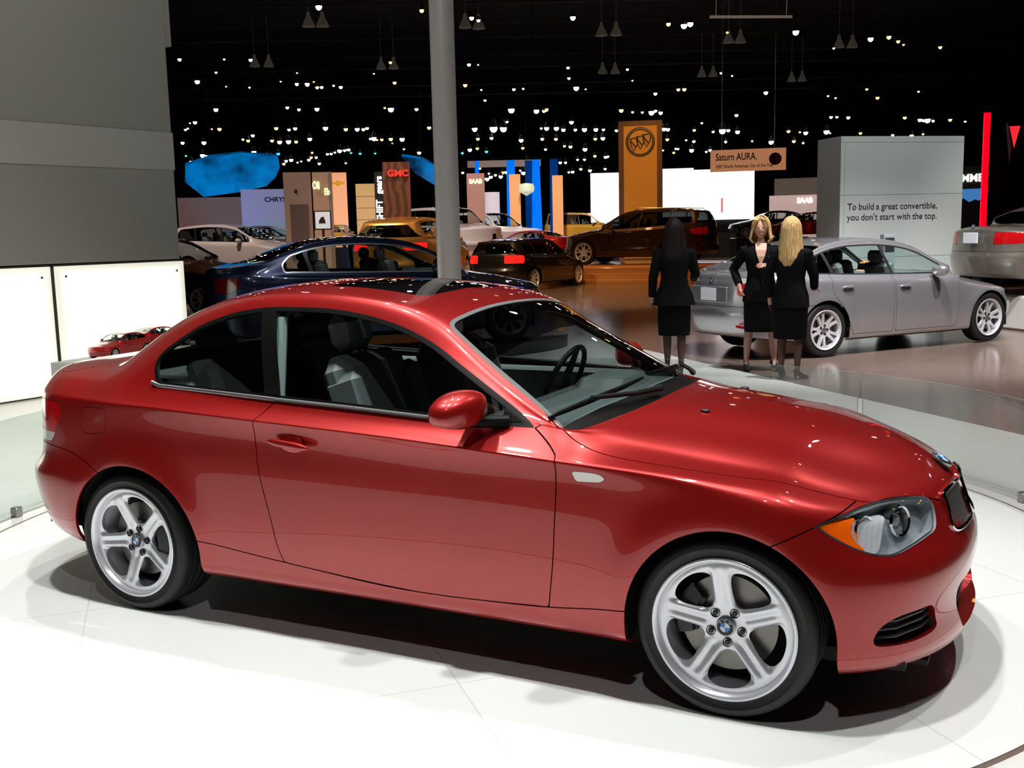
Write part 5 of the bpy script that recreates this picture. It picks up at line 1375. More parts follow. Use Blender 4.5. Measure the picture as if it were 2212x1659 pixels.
def woman(label, loc, deg, pose, H=1.68, hairm='blond', legm='skin2', hairlen=.30, skinm='skin', jacket_flare=.0, shoes=(.0, .0), feet=((-.09, 0), (.09, .02))):
    root = tag(empty('person', loc, math.radians(deg)), label, 'person', None)
    s = H/1.68
    hip = .93; sh = 1.36
    V, E, R = [], [], []
    def add(p, par, r): V.append(p); R.append(r); (E.append((par, len(V)-1)) if par is not None else None); return len(V)-1
    pel = add((0, 0, .95), None, (.155, .10)); wa = add((0, .0, 1.10), pel, (.115, .085)); ch = add((0, -.01, 1.25), wa, (.14, .10)); nk0 = add((0, .005, 1.385), ch, (.075, .06)); nk = add((0, 0, 1.46), nk0, .044); add((0, -.008, 1.53), nk, .046)
    for i, (sx, (fx, fy)) in enumerate(zip((-1, 1), feet)):
        a = add((sx*.085, 0, .90), pel, .095); kx, ky = (sx*.085+fx)/2, fy*.5-.012
        k = add((kx, ky, .50), a, .054); c = add((kx*.45+fx*.55, ky*.5+fy*.5+.018, .34), k, .052); an = add((fx, fy+.035, .10), c, .030); add((fx, fy-.06, .045), an, (.030, .020))
    for arm in pose:                                        # (side, elbow, wrist, hand dir, palm normal)
        sx, el, wr, hd, pn = arm
        a = add((sx*.165, .0, 1.365), ch, .052); b = add(el, a, .040); w = add(wr, b, .026); hand_bones(V, E, R, w, wr, hd, pn, .95, .55)
    body = skin_body('body', V, E, R, M[legm], root, 0, 1)
    # skin of chest, neck and hands is one surface; give the legs their sheer tone by height
    body.data.materials.append(M[skinm]); body.data.polygons.foreach_set('material_index', [0 if (p.center.z < .8 and abs(p.center.x) < .3 and p.center.y > -.35) else 1 for p in body.data.polygons])
    loft('skirt', [(.44, 0, .0, .175, .125), (.47, 0, 0, .178, .13), (.62, 0, 0, .183, .138), (.80, 0, 0, .185, .142), (.93, 0, 0, .175, .13), (1.04, 0, 0, .14, .11)], M['suit'], root)
    fl = jacket_flare
    loft('jacket', [(.80-.02, 0, 0, .20+fl, .155+fl), (.90, 0, 0, .192+fl*.5, .15), (1.0, 0, 0, .160, .125), (1.10, 0, 0, .146, .115), (1.20, 0, 0, .165, .128), (1.29, 0, -.005, .185, .128), (1.36, 0, 0, .190, .105), (1.405, 0, .005, .13, .08), (1.43, 0, .01, .075, .058)], M['suit'], root, cap=(False, False), wave=.006)
    for sx, el, wr, hd, pn in pose:
        el, wr = Vector(el), Vector(wr); S_ = Vector((sx*.170, 0, 1.36))
        q = MB(); pts = [S_-Vector((sx*.03, 0, -.01)), S_, S_.lerp(el, .5), el, el.lerp(wr, .45), el.lerp(wr, .93)]
        q.tube(pts, [.050, .066, .058, .052, .048, .043], 14); q.build('sleeve', M['suit'], root)
    for (fx, fy), rz_ in zip(feet, shoes): shoe(root, fx, fy+.0, rz_)
    root.scale = (s, s, s)
    return root, body
def hair_long(root, c, m, ln, w=.11, back=.115, front=False, rz=0):
    """cap plus falling mass of hair behind and beside the face (face looks to -y)"""
    q = MB(); n, mm = 40, 30; vs = []
    for i in range(mm+1):
        t = i/mm
        for k in range(n+1):
            a = math.radians(-32+244*k/n)                       # open towards the face
            if t < .38:
                u_ = t/.38*math.pi/2; r = math.sin(u_); z = .132*math.cos(u_)+.0
                rx, ry = .090*r, .108*r
            else:
                v_ = (t-.38)/.62; z = -ln*v_; rx = .090+(w-.090)*min(1, v_*1.4); ry = .108+(back-.108)*min(1, v_*1.2)
                if v_ > .8: rx *= 1-(v_-.8)*1.2; ry *= 1-(v_-.8)*.9
            wv = 1+.025*math.sin(a*11+t*6)
            vs.append((rx*math.cos(a)*wv, ry*math.sin(a)*wv+.006, z))
    q.add(vs, [(i*(n+1)+k, i*(n+1)+k+1, (i+1)*(n+1)+k+1, (i+1)*(n+1)+k) for i in range(mm) for k in range(n)])
    o = mesh_obj('hair', q.v, q.f, m, root); md = o.modifiers.new('thick', 'SOLIDIFY'); md.thickness = .018; md.offset = -1
    o.location = c; o.rotation_euler = (0, 0, rz); return o
DOWN = lambda sx: (sx, (sx*.235, .02, 1.09), (sx*.245, -.04, .86), (0, -.05, -1), (-sx, 0, 0))
# dark-haired woman at the left of the group, her back to the camera
w1, b1 = woman('woman in black skirt suit with long dark hair, seen from behind, left of the trio', (-2.77, 7.26, 0), 200, [DOWN(1), (-1, (-.24, -.05, 1.12), (-.23, -.27, 1.06), (-.1, -.9, .1), (0, 0, -1))], 1.68, legm='skin2', jacket_flare=.035, feet=((-.075, .02), (.075, -.03)), shoes=(.2, -.35))
head(w1, (0, -.012, 1.595), 0, M['skin'], face=True); hair_long(w1, (0, -.005, 1.600), M['brownh'], .34, .125, .125)
# blond woman facing the camera
w2, b2 = woman('blond woman in black skirt suit with name badge, facing the camera, middle of the trio', (-1.94, 7.85, 0), 14, [(-1, (-.30, .10, 1.14), (-.235, -.045, .97), (.25, -.2, -1), (1, 0, .2)), (1, (.245, .0, 1.13), (.085, -.19, 1.17), (-.9, -.25, .25), (0, .6, -.5))], 1.69, legm='skin3', feet=((-.15, 0), (.16, -.05)), shoes=(.1, .5))
head(w2, (0, -.012, 1.595), -.1, M['skin']); hair_long(w2, (0, 0, 1.600), M['blond'], .155, .112, .112, rz=-.1)
q = MB(); nk_ = [(.062, -.070, 1.435), (.058, -.122, 1.36), (.040, -.144, 1.29), (.008, -.146, 1.20)]; q.add([(-a, b, c) for a, b, c in nk_]+nk_+[(-a, b+.012, c) for a, b, c in nk_]+[(a, b+.012, c) for a, b, c in nk_], [(i, i+1, i+5, i+4) for i in range(3)]+[(i+8, i+12, i+13, i+9) for i in range(3)]+[(3, 7, 15, 11), (0, 8, 9, 1), (1, 9, 10, 2), (2, 10, 11, 3), (4, 5, 13, 12), (5, 6, 14, 13), (6, 7, 15, 14)])
q.build('neckline', M['skin'], w2, smooth=False)
q = MB(); q.box((.115, -.128, 1.285), (.07, .006, .022), bev=.003); q.build('name_badge', M['white'], w2)
# woman with long blond hair, back to the camera
w3, b3 = woman('woman with long straight blond hair, her back to the camera, right of the trio', (-1.47, 7.22, 0), 172, [(-1, (-.235, -.05, 1.12), (-.19, -.20, .98), (.3, -.8, -.1), (0, 0, -1)), (1, (.245, .04, 1.11), (.235, -.01, .87), (0, -.05, -1), (-1, 0, 0))], 1.66, legm='skin2', feet=((-.10, .01), (.09, -.02)), shoes=(-.2, .35))
head(w3, (0, -.012, 1.595), 0, M['skin']); hair_long(w3, (0, 0, 1.605), M['blond'], .38, .120, .125)
q = MB()
for k in range(9):
    t = k/8; q.tube([(-.02+.01*t, -.055, .122), (-.035-.03*t, -.092, .088), (-.060-.018*t, -.088, .045-.02*t), (-.080, -.062, .0-.03*t)], [.012, .014, .012, .007], 8)
for k in range(6):
    t = k/5; q.tube([(.0, -.055, .122), (.035+.015*t, -.090, .092), (.066+.008*t, -.078, .050), (.084, -.050, .0)], [.012, .012, .010, .006], 8)
fr_ = q.build('fringe', M['blond'], w2); fr_.location = (0, -.004, 1.600); fr_.rotation_euler = (0, 0, -.1)

LAMPS = """-23,2.8,9.43,w,110 -18,2.7,9.32,w,110 -10.5,2.2,8.93,w,110 -2.6,2.5,9.46,o,140 9.9,2.4,8.91,w,110 -26.1,8.2,9.12,o,140 -22.9,7.4,8.75,o,170 -18.1,6.2,9.05,o,170 -14.7,6.6,9.37,w,170 -6.1,5.9,9.26,w,170 1.2,7.4,9.39,o,110 -22.5,10,9.49,w,110 -19.1,9.9,8.83,w,170 -15.1,11,8.9,w,170 1.3,9.9,8.9,w,140 6.9,10.1,8.74,o,110 11.2,10.8,9.42,o,170 -27.1,14.7,9.04,o,110 -22.4,15.4,9.34,c,170 -9.7,14.3,9.02,w,170 -5.1,15.9,9.25,c,170 11.1,14.2,9.19,o,140 -17.3,17.9,8.76,w,140 -13.2,19.8,8.77,c,110 -9.3,18.5,8.89,c,110 -0.8,18.8,9.27,o,110 6.1,18.7,8.83,w,140 -11.1,24,9.14,o,140 -5,23,9.05,c,110 1.8,23.3,9.24,w,140 5.3,23.7,9.24,w,140 -8.8,26,9.44,w,170 -6.1,27.9,8.88,o,140 2,26.3,8.99,o,170 6.1,26.9,9.34,w,140 9.9,27.2,8.9,c,170 1.8,31.2,9.2,o,140 11.1,30,8.92,o,140 -20.4,24.9,9,c,105 -17.9,27.2,9,o,77 -17.1,29.2,9,w,80 -17.1,29.7,9,y,65 -14.1,31.1,9,c,97 -31.3,30,9,w,77 -29.8,31,9,y,48 -29,31.7,9,w,78 -32.5,33.5,9,o,62 -35.1,35.1,9,c,120 -35.2,37.2,9,o,45 -34.5,38.1,9,o,57 -32,37.4,9,y,44 -29.7,35.7,9,o,42 -31.9,38.5,9,w,90 -31.5,38.8,9,w,113 -30.8,38.4,9,o,45 -31.8,40,9,o,93 -31.6,40.1,9,w,81 -30.8,40,9,w,57 -30.8,40.6,9,c,93 -27,37.9,9,y,43 -24.6,35.6,9,o,70 -27.8,40.9,9,o,91 -22.1,38.1,9,w,82 -21.8,38.4,9,o,41 -25.4,43.7,9,o,105 -25.6,45.8,9,w,48 -24.1,46.6,9,w,85 -23.6,46.7,9,w,60 -18.8,41.5,9,w,74 -20.1,44.6,9,y,79 -21.2,48.1,9,w,145 -21,48.9,9,y,49 -27.5,49.8,9,c,78 -42,44,9,w,134 -38.2,45.7,9,o,106 -38.3,46.9,9,w,95 -37.3,47.3,9,w,135 -44.1,44.5,8.46,y,123 -44.4,44.4,8.42,y,55 -44.6,44.2,8.04,y,82 -44.5,44.3,8.11,y,68 -42.8,45.1,8.04,o,123 -43.2,44.9,8.04,o,55 -39.8,46.6,8.01,o,123 -39.1,46.9,7.9,w,96 -38.8,47.1,7.97,o,123 -44.7,44,7.28,w,109 -43.6,44.6,7.27,w,137 -41.5,45.6,7.39,y,82 -41.2,45.7,7.31,o,109 -41,45.9,7.61,w,109 -40,46.4,7.29,o,109 -39.6,46.6,7.2,w,137 -39.1,46.8,7.21,w,150 -38.7,47,7.19,o,109 -38,47.4,7.34,y,137 -40.9,45.8,6.64,c,137 -39.6,46.4,6.51,b,109 -40.2,46.1,6.51,b,68 -40,46.2,6.46,w,68 -44.5,44,6.51,b,68 -43.6,44.4,6.52,c,137 -43.4,44.5,6.48,y,68 -44.2,44.1,6.16,y,123 -44,44.2,6.13,y,68 -39.3,46.5,5.91,o,96 -39.2,46.6,6.08,w,96 -38.9,46.7,6.13,y,123 -38.6,46.9,5.97,w,55 -38.4,47,6.03,w,55 -38,47.2,6.11,w,96 -37.9,47.3,6.25,o,96 -37.8,47.3,6.52,y,68 -37.6,47.4,6.24,w,82 -37.4,47.4,5.88,o,96 -33.9,49.3,9,o,68 -33.8,49.8,8.97,w,178 -32.4,50.4,8.92,w,109 -37.2,47.9,7.95,c,150 -36.1,48.4,7.85,o,123 -35.5,48.7,7.84,w,137 -35.2,48.9,7.82,w,109 -35,49,7.89,o,109 -31.7,50.6,7.83,o,123 -34.8,49,7.26,y,82 -34.6,49.1,7.29,c,164 -34.4,49.1,7.18,o,68 -34.2,49.3,7.2,o,96 -33.7,49.5,7.22,o,123 -33.1,49.8,7.2,c,150 -36.4,48.1,6.61,w,137 -36.3,48.1,6.59,w,68 -36.1,48.2,6.62,w,96 -35.9,48.3,6.65,w,96 -36.6,47.9,6.5,w,68 -36.8,47.8,6.43,w,82 -37,47.7,6.42,w,82 -35.8,48.4,6.46,b,68 -35.3,48.6,6.41,b,82 -34.5,49,6.4,b,68 -33,49.8,6.61,o,68 -32.2,50.2,6.39,y,123 -31.6,50.3,5.7,w,109 -36,48.1,5.87,o,68 -33.6,49.5,6.96,b,55 -27.4,52.9,8.75,w,191 -26.1,53.6,8.67,w,164 -25.7,53.8,8.65,o,109 -25.6,53.9,8.74,o,137 -29.3,51.8,7.69,w,164 -28.3,52.3,7.7,w,232 -27.8,52.6,7.68,w,205 -27.6,52.7,8.06,y,82 -25.8,53.6,7.64,y,82 -25.5,53.7,7.64,y,150 -25,54,7.63,c,150 -24.6,54.1,7.52,w,123 -24.2,54.4,7.96,y,137 -24,54.5,7.51,w,96 -23.5,54.7,7.52,w,150 -22.9,55,7.5,w,137 -22.5,55.2,7.48,y,96 -21.8,55.5,7.41,w,96 -29.1,51.8,7.11,o,109 -28.4,52.2,7.14,y,109 -26.8,52.9,6.97,w,137 -25.7,53.5,7.02,o,109 -25,53.9,7,o,109 -22.9,54.9,6.95,o,109 -22.5,55.1,6.98,y,137 -29.5,51.5,6.48,w,123 -29.1,51.7,6.55,o,96 -29.9,51.3,6.3,b,82 -28.6,51.9,6.35,b,96 -26.7,52.9,6.51,o,96 -25.5,53.5,6.4,w,82 -24.5,54,6.57,o,82 -24.2,54.2,6.53,c,109 -23.4,54.5,6.36,w,137 -26.4,52.9,5.75,o,109 -28.4,51.9,5.66,w,82 -28.2,52,5.7,w,96 -24.7,53.8,5.61,w,96 -24.4,53.9,5.6,w,82 -23.8,54.3,5.76,o,82 -23.4,54.4,5.75,w,82 -22.9,54.8,5.95,o,96 -22.3,55,5.88,w,109 -22.2,55.1,5.9,w,82 -25.9,53.1,5.27,w,82 -25.1,53.5,5.39,w,82 -26.6,52.7,5.07,w,137 -27.5,52.3,5.13,w,123 -27.7,52.2,5.12,o,109 -27.8,52.1,4.88,w,123 -28.1,52,4.97,w,82 -28.3,51.8,4.87,w,109 -28.5,51.7,4.76,w,137 -28.4,51.8,5.07,w,82 -26.4,52.8,4.8,w,82 -26.8,52.7,5.2,w,68 -25.1,53.5,4.92,w,96 -23.6,54.3,5.21,o,96 -23.1,54.5,5.11,w,109 -24.2,53.9,5.03,w,68 -24,54,5.05,w,96 -22.3,54.9,5.18,w,82 -29.8,51.1,5.15,w,82 -28.9,51.6,5.37,w,68 -25.8,53.1,4.94,w,82 -11.6,34.1,9,o,84 -11.2,34.7,9,w,119 -10.9,34.5,9,w,110 -10.2,37,9,o,53 -7.9,38.4,9,w,125 -5.6,41.7,9,w,112 -4.9,41.7,9,o,93 -4.7,43,9,o,76 -4.6,44,9,o,48 -3.3,45.6,9,o,79 -7.3,43.2,9,w,49 -16.7,43.6,9,w,65 -17.8,47.3,9,y,47 -13.3,47.4,9,o,67 -13.1,48.7,9,w,46 -16.9,52,9,o,100 -16.6,52.1,9,o,112 -18.5,52.9,9,w,102 -13.2,56.3,9,y,129 -8.1,58.4,9,o,77 -8.1,62.7,8.97,o,109 -5.7,61.4,9,y,66 -10.5,60.2,9,o,67 -10.3,61.5,9,o,68 -21.6,55.8,8.58,o,137 -21,56.1,8.46,o,82 -20.5,56.4,8.44,o,82 -20,56.6,8.43,w,178 -19.8,56.7,8.51,c,109 -19.5,56.8,8.38,w,123 -15.5,58.8,8.14,w,109 -10.5,61.3,7.9,w,96 -10.2,61.5,7.9,c,82 -9.6,61.8,7.86,w,109 -6.6,63.2,7.77,o,109 -5.8,63.6,7.62,w,123 -5.6,63.7,7.59,w,109 -5.4,63.8,7.6,w,178 -5.1,64,7.54,w,82 -4.2,64.4,7.58,o,109 -3.4,64.8,7.46,w,68 -17.3,57.8,7.72,w,68 -19.3,56.8,7.44,c,137 -19.1,56.9,7.42,y,137 -17.7,57.6,7.33,o,96 -16.7,58.1,7.21,w,82 -16.2,58.3,7.26,w,205 -15.9,58.5,7.27,c,109 -15.4,58.7,7.17,w,137 -12.7,60,7.13,o,109 -12.1,60.3,7.06,o,68 -11.8,60.5,7.02,w,137 -10.7,61,7.06,w,164 -10.5,61.1,6.95,y,55 -8.9,61.9,6.92,o,96 -7.2,62.8,6.77,w,82 -6.2,63.3,6.72,w,109 -5.6,63.6,6.78,o,68 -19.1,56.8,6.82,o,109 -18.1,57.3,6.75,o,68 -17.7,57.5,6.67,w,96 -16,58.3,6.6,w,82 -14.6,59,6.6,o,68 -13.6,59.5,6.53,w,150 -12.4,60.1,6.54,o,109 -11.9,60.3,6.42,w,68 -10.4,61.1,6.37,w,82 -17.8,57.4,6.16,w,137 -18.6,56.9,6.26,w,68 -18.5,57,6.25,w,68 -16.8,57.8,6.13,w,96 -17,57.7,6.04,w,68 -19.3,56.6,6.18,w,55 -18.7,56.8,6.03,o,82 -22.5,55.1,6.97,c,123 -21.8,55.5,7.41,w,82"""
# ---------------------------------------------------------------- the hall behind
def facing(x, y, extra=0.0): return math.atan2(CAM[0]-x, -(CAM[1]-y))+math.radians(extra)
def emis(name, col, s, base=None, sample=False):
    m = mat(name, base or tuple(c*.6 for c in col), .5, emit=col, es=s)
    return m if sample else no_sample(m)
lampm = {'w': emis('white lamp glow', (.86, .88, 1), 14), 'o': emis('warm lamp glow', (1, .42, .12), 7), 'y': emis('yellow lamp glow', (1, .85, .50), 5),
         'c': emis('warm white lamp glow', (1, .88, .80), 11), 'b': emis('blue lamp glow', (.05, .45, 1), 4)}
lampn = {'w': ('small cold white spotlight glowing under the dark hall ceiling', 'cold white ceiling spotlights'), 'o': ('small orange spotlight glowing under the dark hall ceiling', 'orange ceiling spotlights'),
         'y': ('small yellowish spotlight glowing under the dark hall ceiling', 'yellowish ceiling spotlights'), 'c': ('small warm white spotlight glowing under the dark hall ceiling', 'warm white ceiling spotlights'),
         'b': ('small blue spotlight glowing under the dark hall ceiling', 'blue ceiling spotlights')}
hm = None; cache = {}
for t in LAMPS.split():
    x, y, z, k, r = t.split(','); x, y, z, r = float(x), float(y), float(z), float(r)/1000*.95
    if k not in cache:
        q = MB(); q.lathe([(0, 2.6), (.30, 2.55), (.55, 2.2), (1.06, .7), (1.10, .1)], 12)
        h_ = q.build('ceiling_spotlight', M['matte']); q = MB(); q.ellipsoid((0, 0, 0), (1, 1, 1.15), 12, 8); l_ = q.build('bulb', lampm[k], h_); cache[k] = (h_, l_); h, l = h_, l_
        tag(h, *lampn[k][:1], 'spotlight', lampn[k][1])
    else:
        h = cache[k][0].copy(); COL.objects.link(h); l = cache[k][1].copy(); COL.objects.link(l); l.parent = h
    h.location = (x, y, z); h.scale = (r, r, r)
# unlit high-bay lamps hang in pairs; their cords reach the roof
M['dimlamp'] = mat('unlit lamp shade', (.10, .09, .08), .6, emit=(.5, .4, .3), es=.05)
first = None
for x, y in [(-27.2,33.4),(-26.7,33.7),(-21.8,37.3),(-21.4,37.8),(-17.5,42.4),(-16.9,42.7),(-36,40.4),(-35.4,40.8),(-31.1,44.8),(-30.5,45.1),(-21.8,53.4),(-21.2,53.8),(-17.4,58.1),(-16.8,58.4),(-13,47.6),(-12.5,47.9),(-8.6,52.2),(-8.0,52.5),(-13.3,63.5),(-12.7,63.7)]:
    if first is None:
        q = MB(); q.lathe([(.0, .62), (.07, .60), (.09, .42), (.12, .36), (.25, .10), (.28, .0), (.0, .02)], 16); q.tube([(0, 0, .6), (0, 0, 2.61)], .008, 4)
        first = q.build('high_bay_lamp', M['dimlamp']); o = first
    else: o = first.copy(); COL.objects.link(o)
    o.location = (x, y, 10.4); tag(o, 'unlit bell-shaped high-bay lamp hanging from the dark ceiling in a pair', 'hanging lamp', 'unlit high-bay lamps')
# roof trusses
M['truss'] = mat('dark painted truss', (.05, .045, .04), .7)
first = None
for k, (y0, z0) in enumerate([(30, 11.2), (38, 11.2), (47, 11.2), (58, 11.2), (72, 11.2)]):
    if first is None:
        q = MB()
        for dz in (0, .7): q.box((0, 0, dz), (90, .08, .08))
        for i in range(60):
            q.tube([(-45+1.5*i, 0, 0), (-45+1.5*i+.75, 0, .7), (-45+1.5*i+1.5, 0, 0)], .02, 4)
        first = q.build('roof_truss', M['truss'], smooth=False); o = first
    else: o = first.copy(); COL.objects.link(o)
    o.location = (-18, y0, z0); o.rotation_euler = (0, 0, math.radians(28)); tag(o, 'long dark steel lattice truss under the hall roof', 'truss', 'roof trusses')
q = MB(); q.box((0, 0, 0), (2.8, .06, .08)); q.tube([(-1.2, 0, 0), (-1.2, 0, 4.12)], .01, 4); q.tube([(1.2, 0, 0), (1.2, 0, 4.12)], .01, 4); o = q.build('lighting_bar', emis('dim bar', (.5, .4, .33), .22)); o.location = (-8.33, 33.1, 8.73); o.rotation_euler = (0, .03, math.radians(24)); tag(o, 'thin pale horizontal bar hung high under the ceiling at the right', 'lighting bar')
# --- boards, towers and screens ---------------------------------------------
M['boardw'] = mat('satin white board', (.60, .64, .62), .5); M['ink'] = mat('dark grey lettering', (.03, .035, .04), .6)
# convertible board: front face runs from (-2.07,13.84) to (-.32,15.28)
a, b = Vector((-2.07, 13.84)), Vector((-.32, 15.28)); ba = math.atan2(b.y-a.y, b.x-a.x); bl_ = (b-a).length
bd = tag(empty('slogan_board', (a.x, a.y, 0), ba), 'tall white free-standing board with grey two-line slogan, behind the silver sedan', 'board')
q = MB(); q.box((bl_/2, .38, 1.52), (bl_, .76, 3.04), bev=.006); q.build('board_body', M['boardw'], bd, smooth=False)
for z in (2.10, 1.08): 
    q = MB(); q.box((bl_/2, -.0, z), (bl_-.01, .006, .008)); q.build('panel_seam', M['lampgrey'], bd, smooth=False)
q = MB(); q.box((bl_/2, 0, 2.945), (bl_-.01, .006, .006)); q.box((.07, 0, 1.5), (.006, .006, 2.9)); q.build('panel_seam', M['lampgrey'], bd, smooth=False)
text_words('slogan_word', 'To build a great convertible,', .150, M['ink'], bd, .13, -.006, 1.905, .98)
text_words('slogan_word', 'you don\'t start with the top.', .150, M['ink'], bd, .13, -.006, 1.735, .98)
q = MB(); q.box((0, 0, .73), (.19, .12, 1.46), bev=.004); k_ = q.build('info_kiosk', M['lampgrey']); k_.location = (-1.24, 13.21, 0); k_.rotation_euler = (0, 0, ba); tag(k_, 'narrow grey info pillar standing in front of the white slogan board', 'pillar')
q = MB(); q.box((0, -.062, 1.3), (.16, .006, .22)); q.build('screen', M['gap'], k_, smooth=False)
def panel(name, label, cat, x, y, w, h, z0, m, d=.3, extra=0.0, bev=0, group=None):
    q = MB(); q.box((0, d/2, z0+h/2), (w, d, h), bev=bev); o = q.build(name, m, smooth=False); o.location = (x, y, 0); o.rotation_euler = (0, 0, facing(x, y, extra)); tag(o, label, cat, group); return o
# orange tower with the three-shield emblem
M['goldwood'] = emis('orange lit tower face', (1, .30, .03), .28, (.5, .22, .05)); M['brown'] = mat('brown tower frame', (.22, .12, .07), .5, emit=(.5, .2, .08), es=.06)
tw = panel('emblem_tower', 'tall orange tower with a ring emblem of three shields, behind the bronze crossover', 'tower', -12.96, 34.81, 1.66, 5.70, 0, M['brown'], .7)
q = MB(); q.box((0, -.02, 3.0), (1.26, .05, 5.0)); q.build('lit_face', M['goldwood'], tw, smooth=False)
q = MB(); ring = [(.50+.055*math.cos(t), .055*math.sin(t)) for t in np.linspace(0, 2*math.pi, 10, endpoint=False)]; q.lathe(ring, 40, 'Y', c=(0, -.08, 4.90), close=True); q.build('emblem_ring', M['brushbrown'] if 'brushbrown' in M else M['alloy_d'], tw)
for k in range(3):
    cx = -.24+.24*k; cz = 4.80+.07*k; s_ = [(-.15, .22), (.15, .26), (.13, .0), (.0, -.24), (-.11, -.02)]
    q = MB(); q.tube([(cx+px, -.09, cz+pz) for px, pz in s_+[s_[0]]], .026, 6); q.tube([(cx-.13, -.09, cz+.16), (cx+.08, -.09, cz-.10)], .03, 6); q.build('emblem_shield', M['alloy_d'], tw)
# round-edged stand in front of it
M['orangefloor'] = mat('glossy amber stand', (.42, .20, .07), .15)
q = MB(); q.lathe([(0, .5), (4.6, .5), (4.66, .46), (4.66, .30), (4.9, .28), (4.92, .12), (5.2, .10), (5.2, 0)], 80); st = q.build('display_stand', M['orangefloor']); st.location = (-10.9, 28.9, 0); st.scale = (.86, .60, 1); st.rotation_euler = (0, 0, math.radians(10))
tag(st, 'stepped oval amber stand carrying the bronze crossover', 'stand')
# bright white screens
scr = emis('bright white video wall', (1, .94, .98), 1.35, (.8, .8, .8)); N, L = nodes(scr); bs = N['Principled BSDF']
tc = N.new('ShaderNodeTexCoord'); nz = N.new('ShaderNodeTexNoise'); nz.inputs['Scale'].default_value = 9; mp = N.new('ShaderNodeMapping'); mp.inputs['Scale'].default_value = (3, 1, .4)
rp = N.new('ShaderNodeMapRange'); rp.inputs['From Min'].default_value = .35; rp.inputs['From Max'].default_value = .6; rp.inputs['To Min'].default_value = .95; rp.inputs['To Max'].default_value = 1.6
L.new(tc.outputs['Object'], mp.inputs['Vector']); L.new(mp.outputs[0], nz.inputs['Vector']); L.new(nz.outputs['Fac'], rp.inputs['Value']); L.new(rp.outputs[0], bs.inputs['Emission Strength'])
for lab, x, y, w, z0, h in [('bright white screen left of the orange tower', -19.65, 48.1, 1.50, 2.0, 2.55), ('bright white screen right beside the orange tower', -16.25, 49.9, 1.60, 2.2, 2.50), ('widest bright white screen, behind the roof of the bronze crossover', -14.15, 51.0, 3.20, 2.0, 2.62)]:
    o = panel('video_screen', lab, 'screen', x, y, w, h, z0, scr, .15, 0, group='white video screens'); q = MB(); q.box((0, .3, z0/2), (w*.9, .2, z0)); q.build('screen_stand', M['matte'], o, smooth=False)
q = MB(); q.box((0, -.01, 2.75), (.12, .02, .75), bev=.01); fig = q.build('figure_picture', emis('reddish figure on screen', (.8, .35, .4), .6), bpy.data.objects['video_screen.002']); fig.location = (-.05, 0, 0)
# hanging sign
M['signp'] = emis('salmon banner', (.85, .36, .17), .42); M['signt'] = mat('brown sign text', (.05, .015, .01), .6)
sg = panel('hanging_sign', 'orange hanging banner with a car name, award line and round emblem', 'sign', -10.50, 41.56, 3.17, .92, 3.98, M['signp'], .12)
text_mesh('sign_text', 'Saturn AURA.', .42, M['signt'], sg, (-1.36, -.02, 4.58), (math.pi/2, 0, 0), .004, 'LEFT', sx=.72, bold=.006)
text_mesh('sign_text', '2007 North American Car of the Year', .20, M['signt'], sg, (-1.36, -.02, 4.19), (math.pi/2, 0, 0), .004, 'LEFT', sx=.78, bold=.003)
q = MB(); q.lathe([(0, -.03), (.24, -.03), (.26, -.02), (.26, 0)], 28, 'Y', c=(1.14, 0, 4.45)); e_ = q.build('round_emblem', M['signt'], sg)
q = MB(); q.prism([(1.14, 4.24), (1.32, 4.30), (1.33, 4.58), (1.16, 4.66)], -.035, -.03); q.build('emblem_half', M['redp'], e_, smooth=False)
for sx in (-1.1, 1.1):
    q = MB(); q.tube([(sx, .05, 4.9), (sx, .05, 13.0)], .015, 5); q.build('hanging_wire', M['steel'], sg)
# red light column and black tower with arrow emblem
q = MB(); q.box((0, 0, 2.13), (.14, .14, 4.26), bev=.01); o = q.build('light_column', emis('red light tube', (1, .0, .012), 1.5)); o.location = (-.42, 24.85, 0); o.rotation_euler = (0, 0, .2); tag(o, 'tall glowing red light column beside the black tower at the right', 'light column')
bt = panel('black_tower', 'tall black tower with a red and silver arrow emblem at the right', 'tower', .15, 25.6, 1.05, 4.4, 0, mat('black tower face', (.002, .002, .002), .9, spec=.02), .8)
q = MB(); q.prism([(-.08, 3.95), (.16, 3.95), (.04, 3.42)], -.06, -.01); q.build('red_arrow', emis('red arrow glow', (1, .02, .03), 1.2), bt, smooth=False)
q = MB(); q.prism([(-.17, 4.06), (-.10, 3.97), (-.02, 3.38), (-.06, 3.05)], -.05, -.01); q.build('silver_edge', M['steel'], bt, smooth=False)
hb = panel('lettered_wall', 'dark wall with white block letters and a blue mountain picture, behind the red light column', 'wall panel', -.9, 31.6, 3.0, 3.3, 0, M['gap'], .3)
text_mesh('block_letters', 'HUMMER', .32, emis('white letters', (1, .95, .85), 1.1), hb, (-.30, -.03, 2.93), (math.pi/2, 0, 0), .02, 'CENTER', sx=.95, bold=.012)
q = MB(); q.box((-.05, -.01, 2.40), (1.0, .03, .42)); q.build('picture', emis('blue sky picture', (.08, .30, .75), .55), hb, smooth=False)
q = MB(); [q.prism([(a, 2.18), (b, 2.18), (c_, h_)], -.04, -.03) for a, b, c_, h_ in ((-.56, -.2, -.4, 2.33), (-.3, .1, -.05, 2.29), (-.05, .45, .2, 2.38))]; q.build('mountain_line', M['matte'], hb, smooth=False)
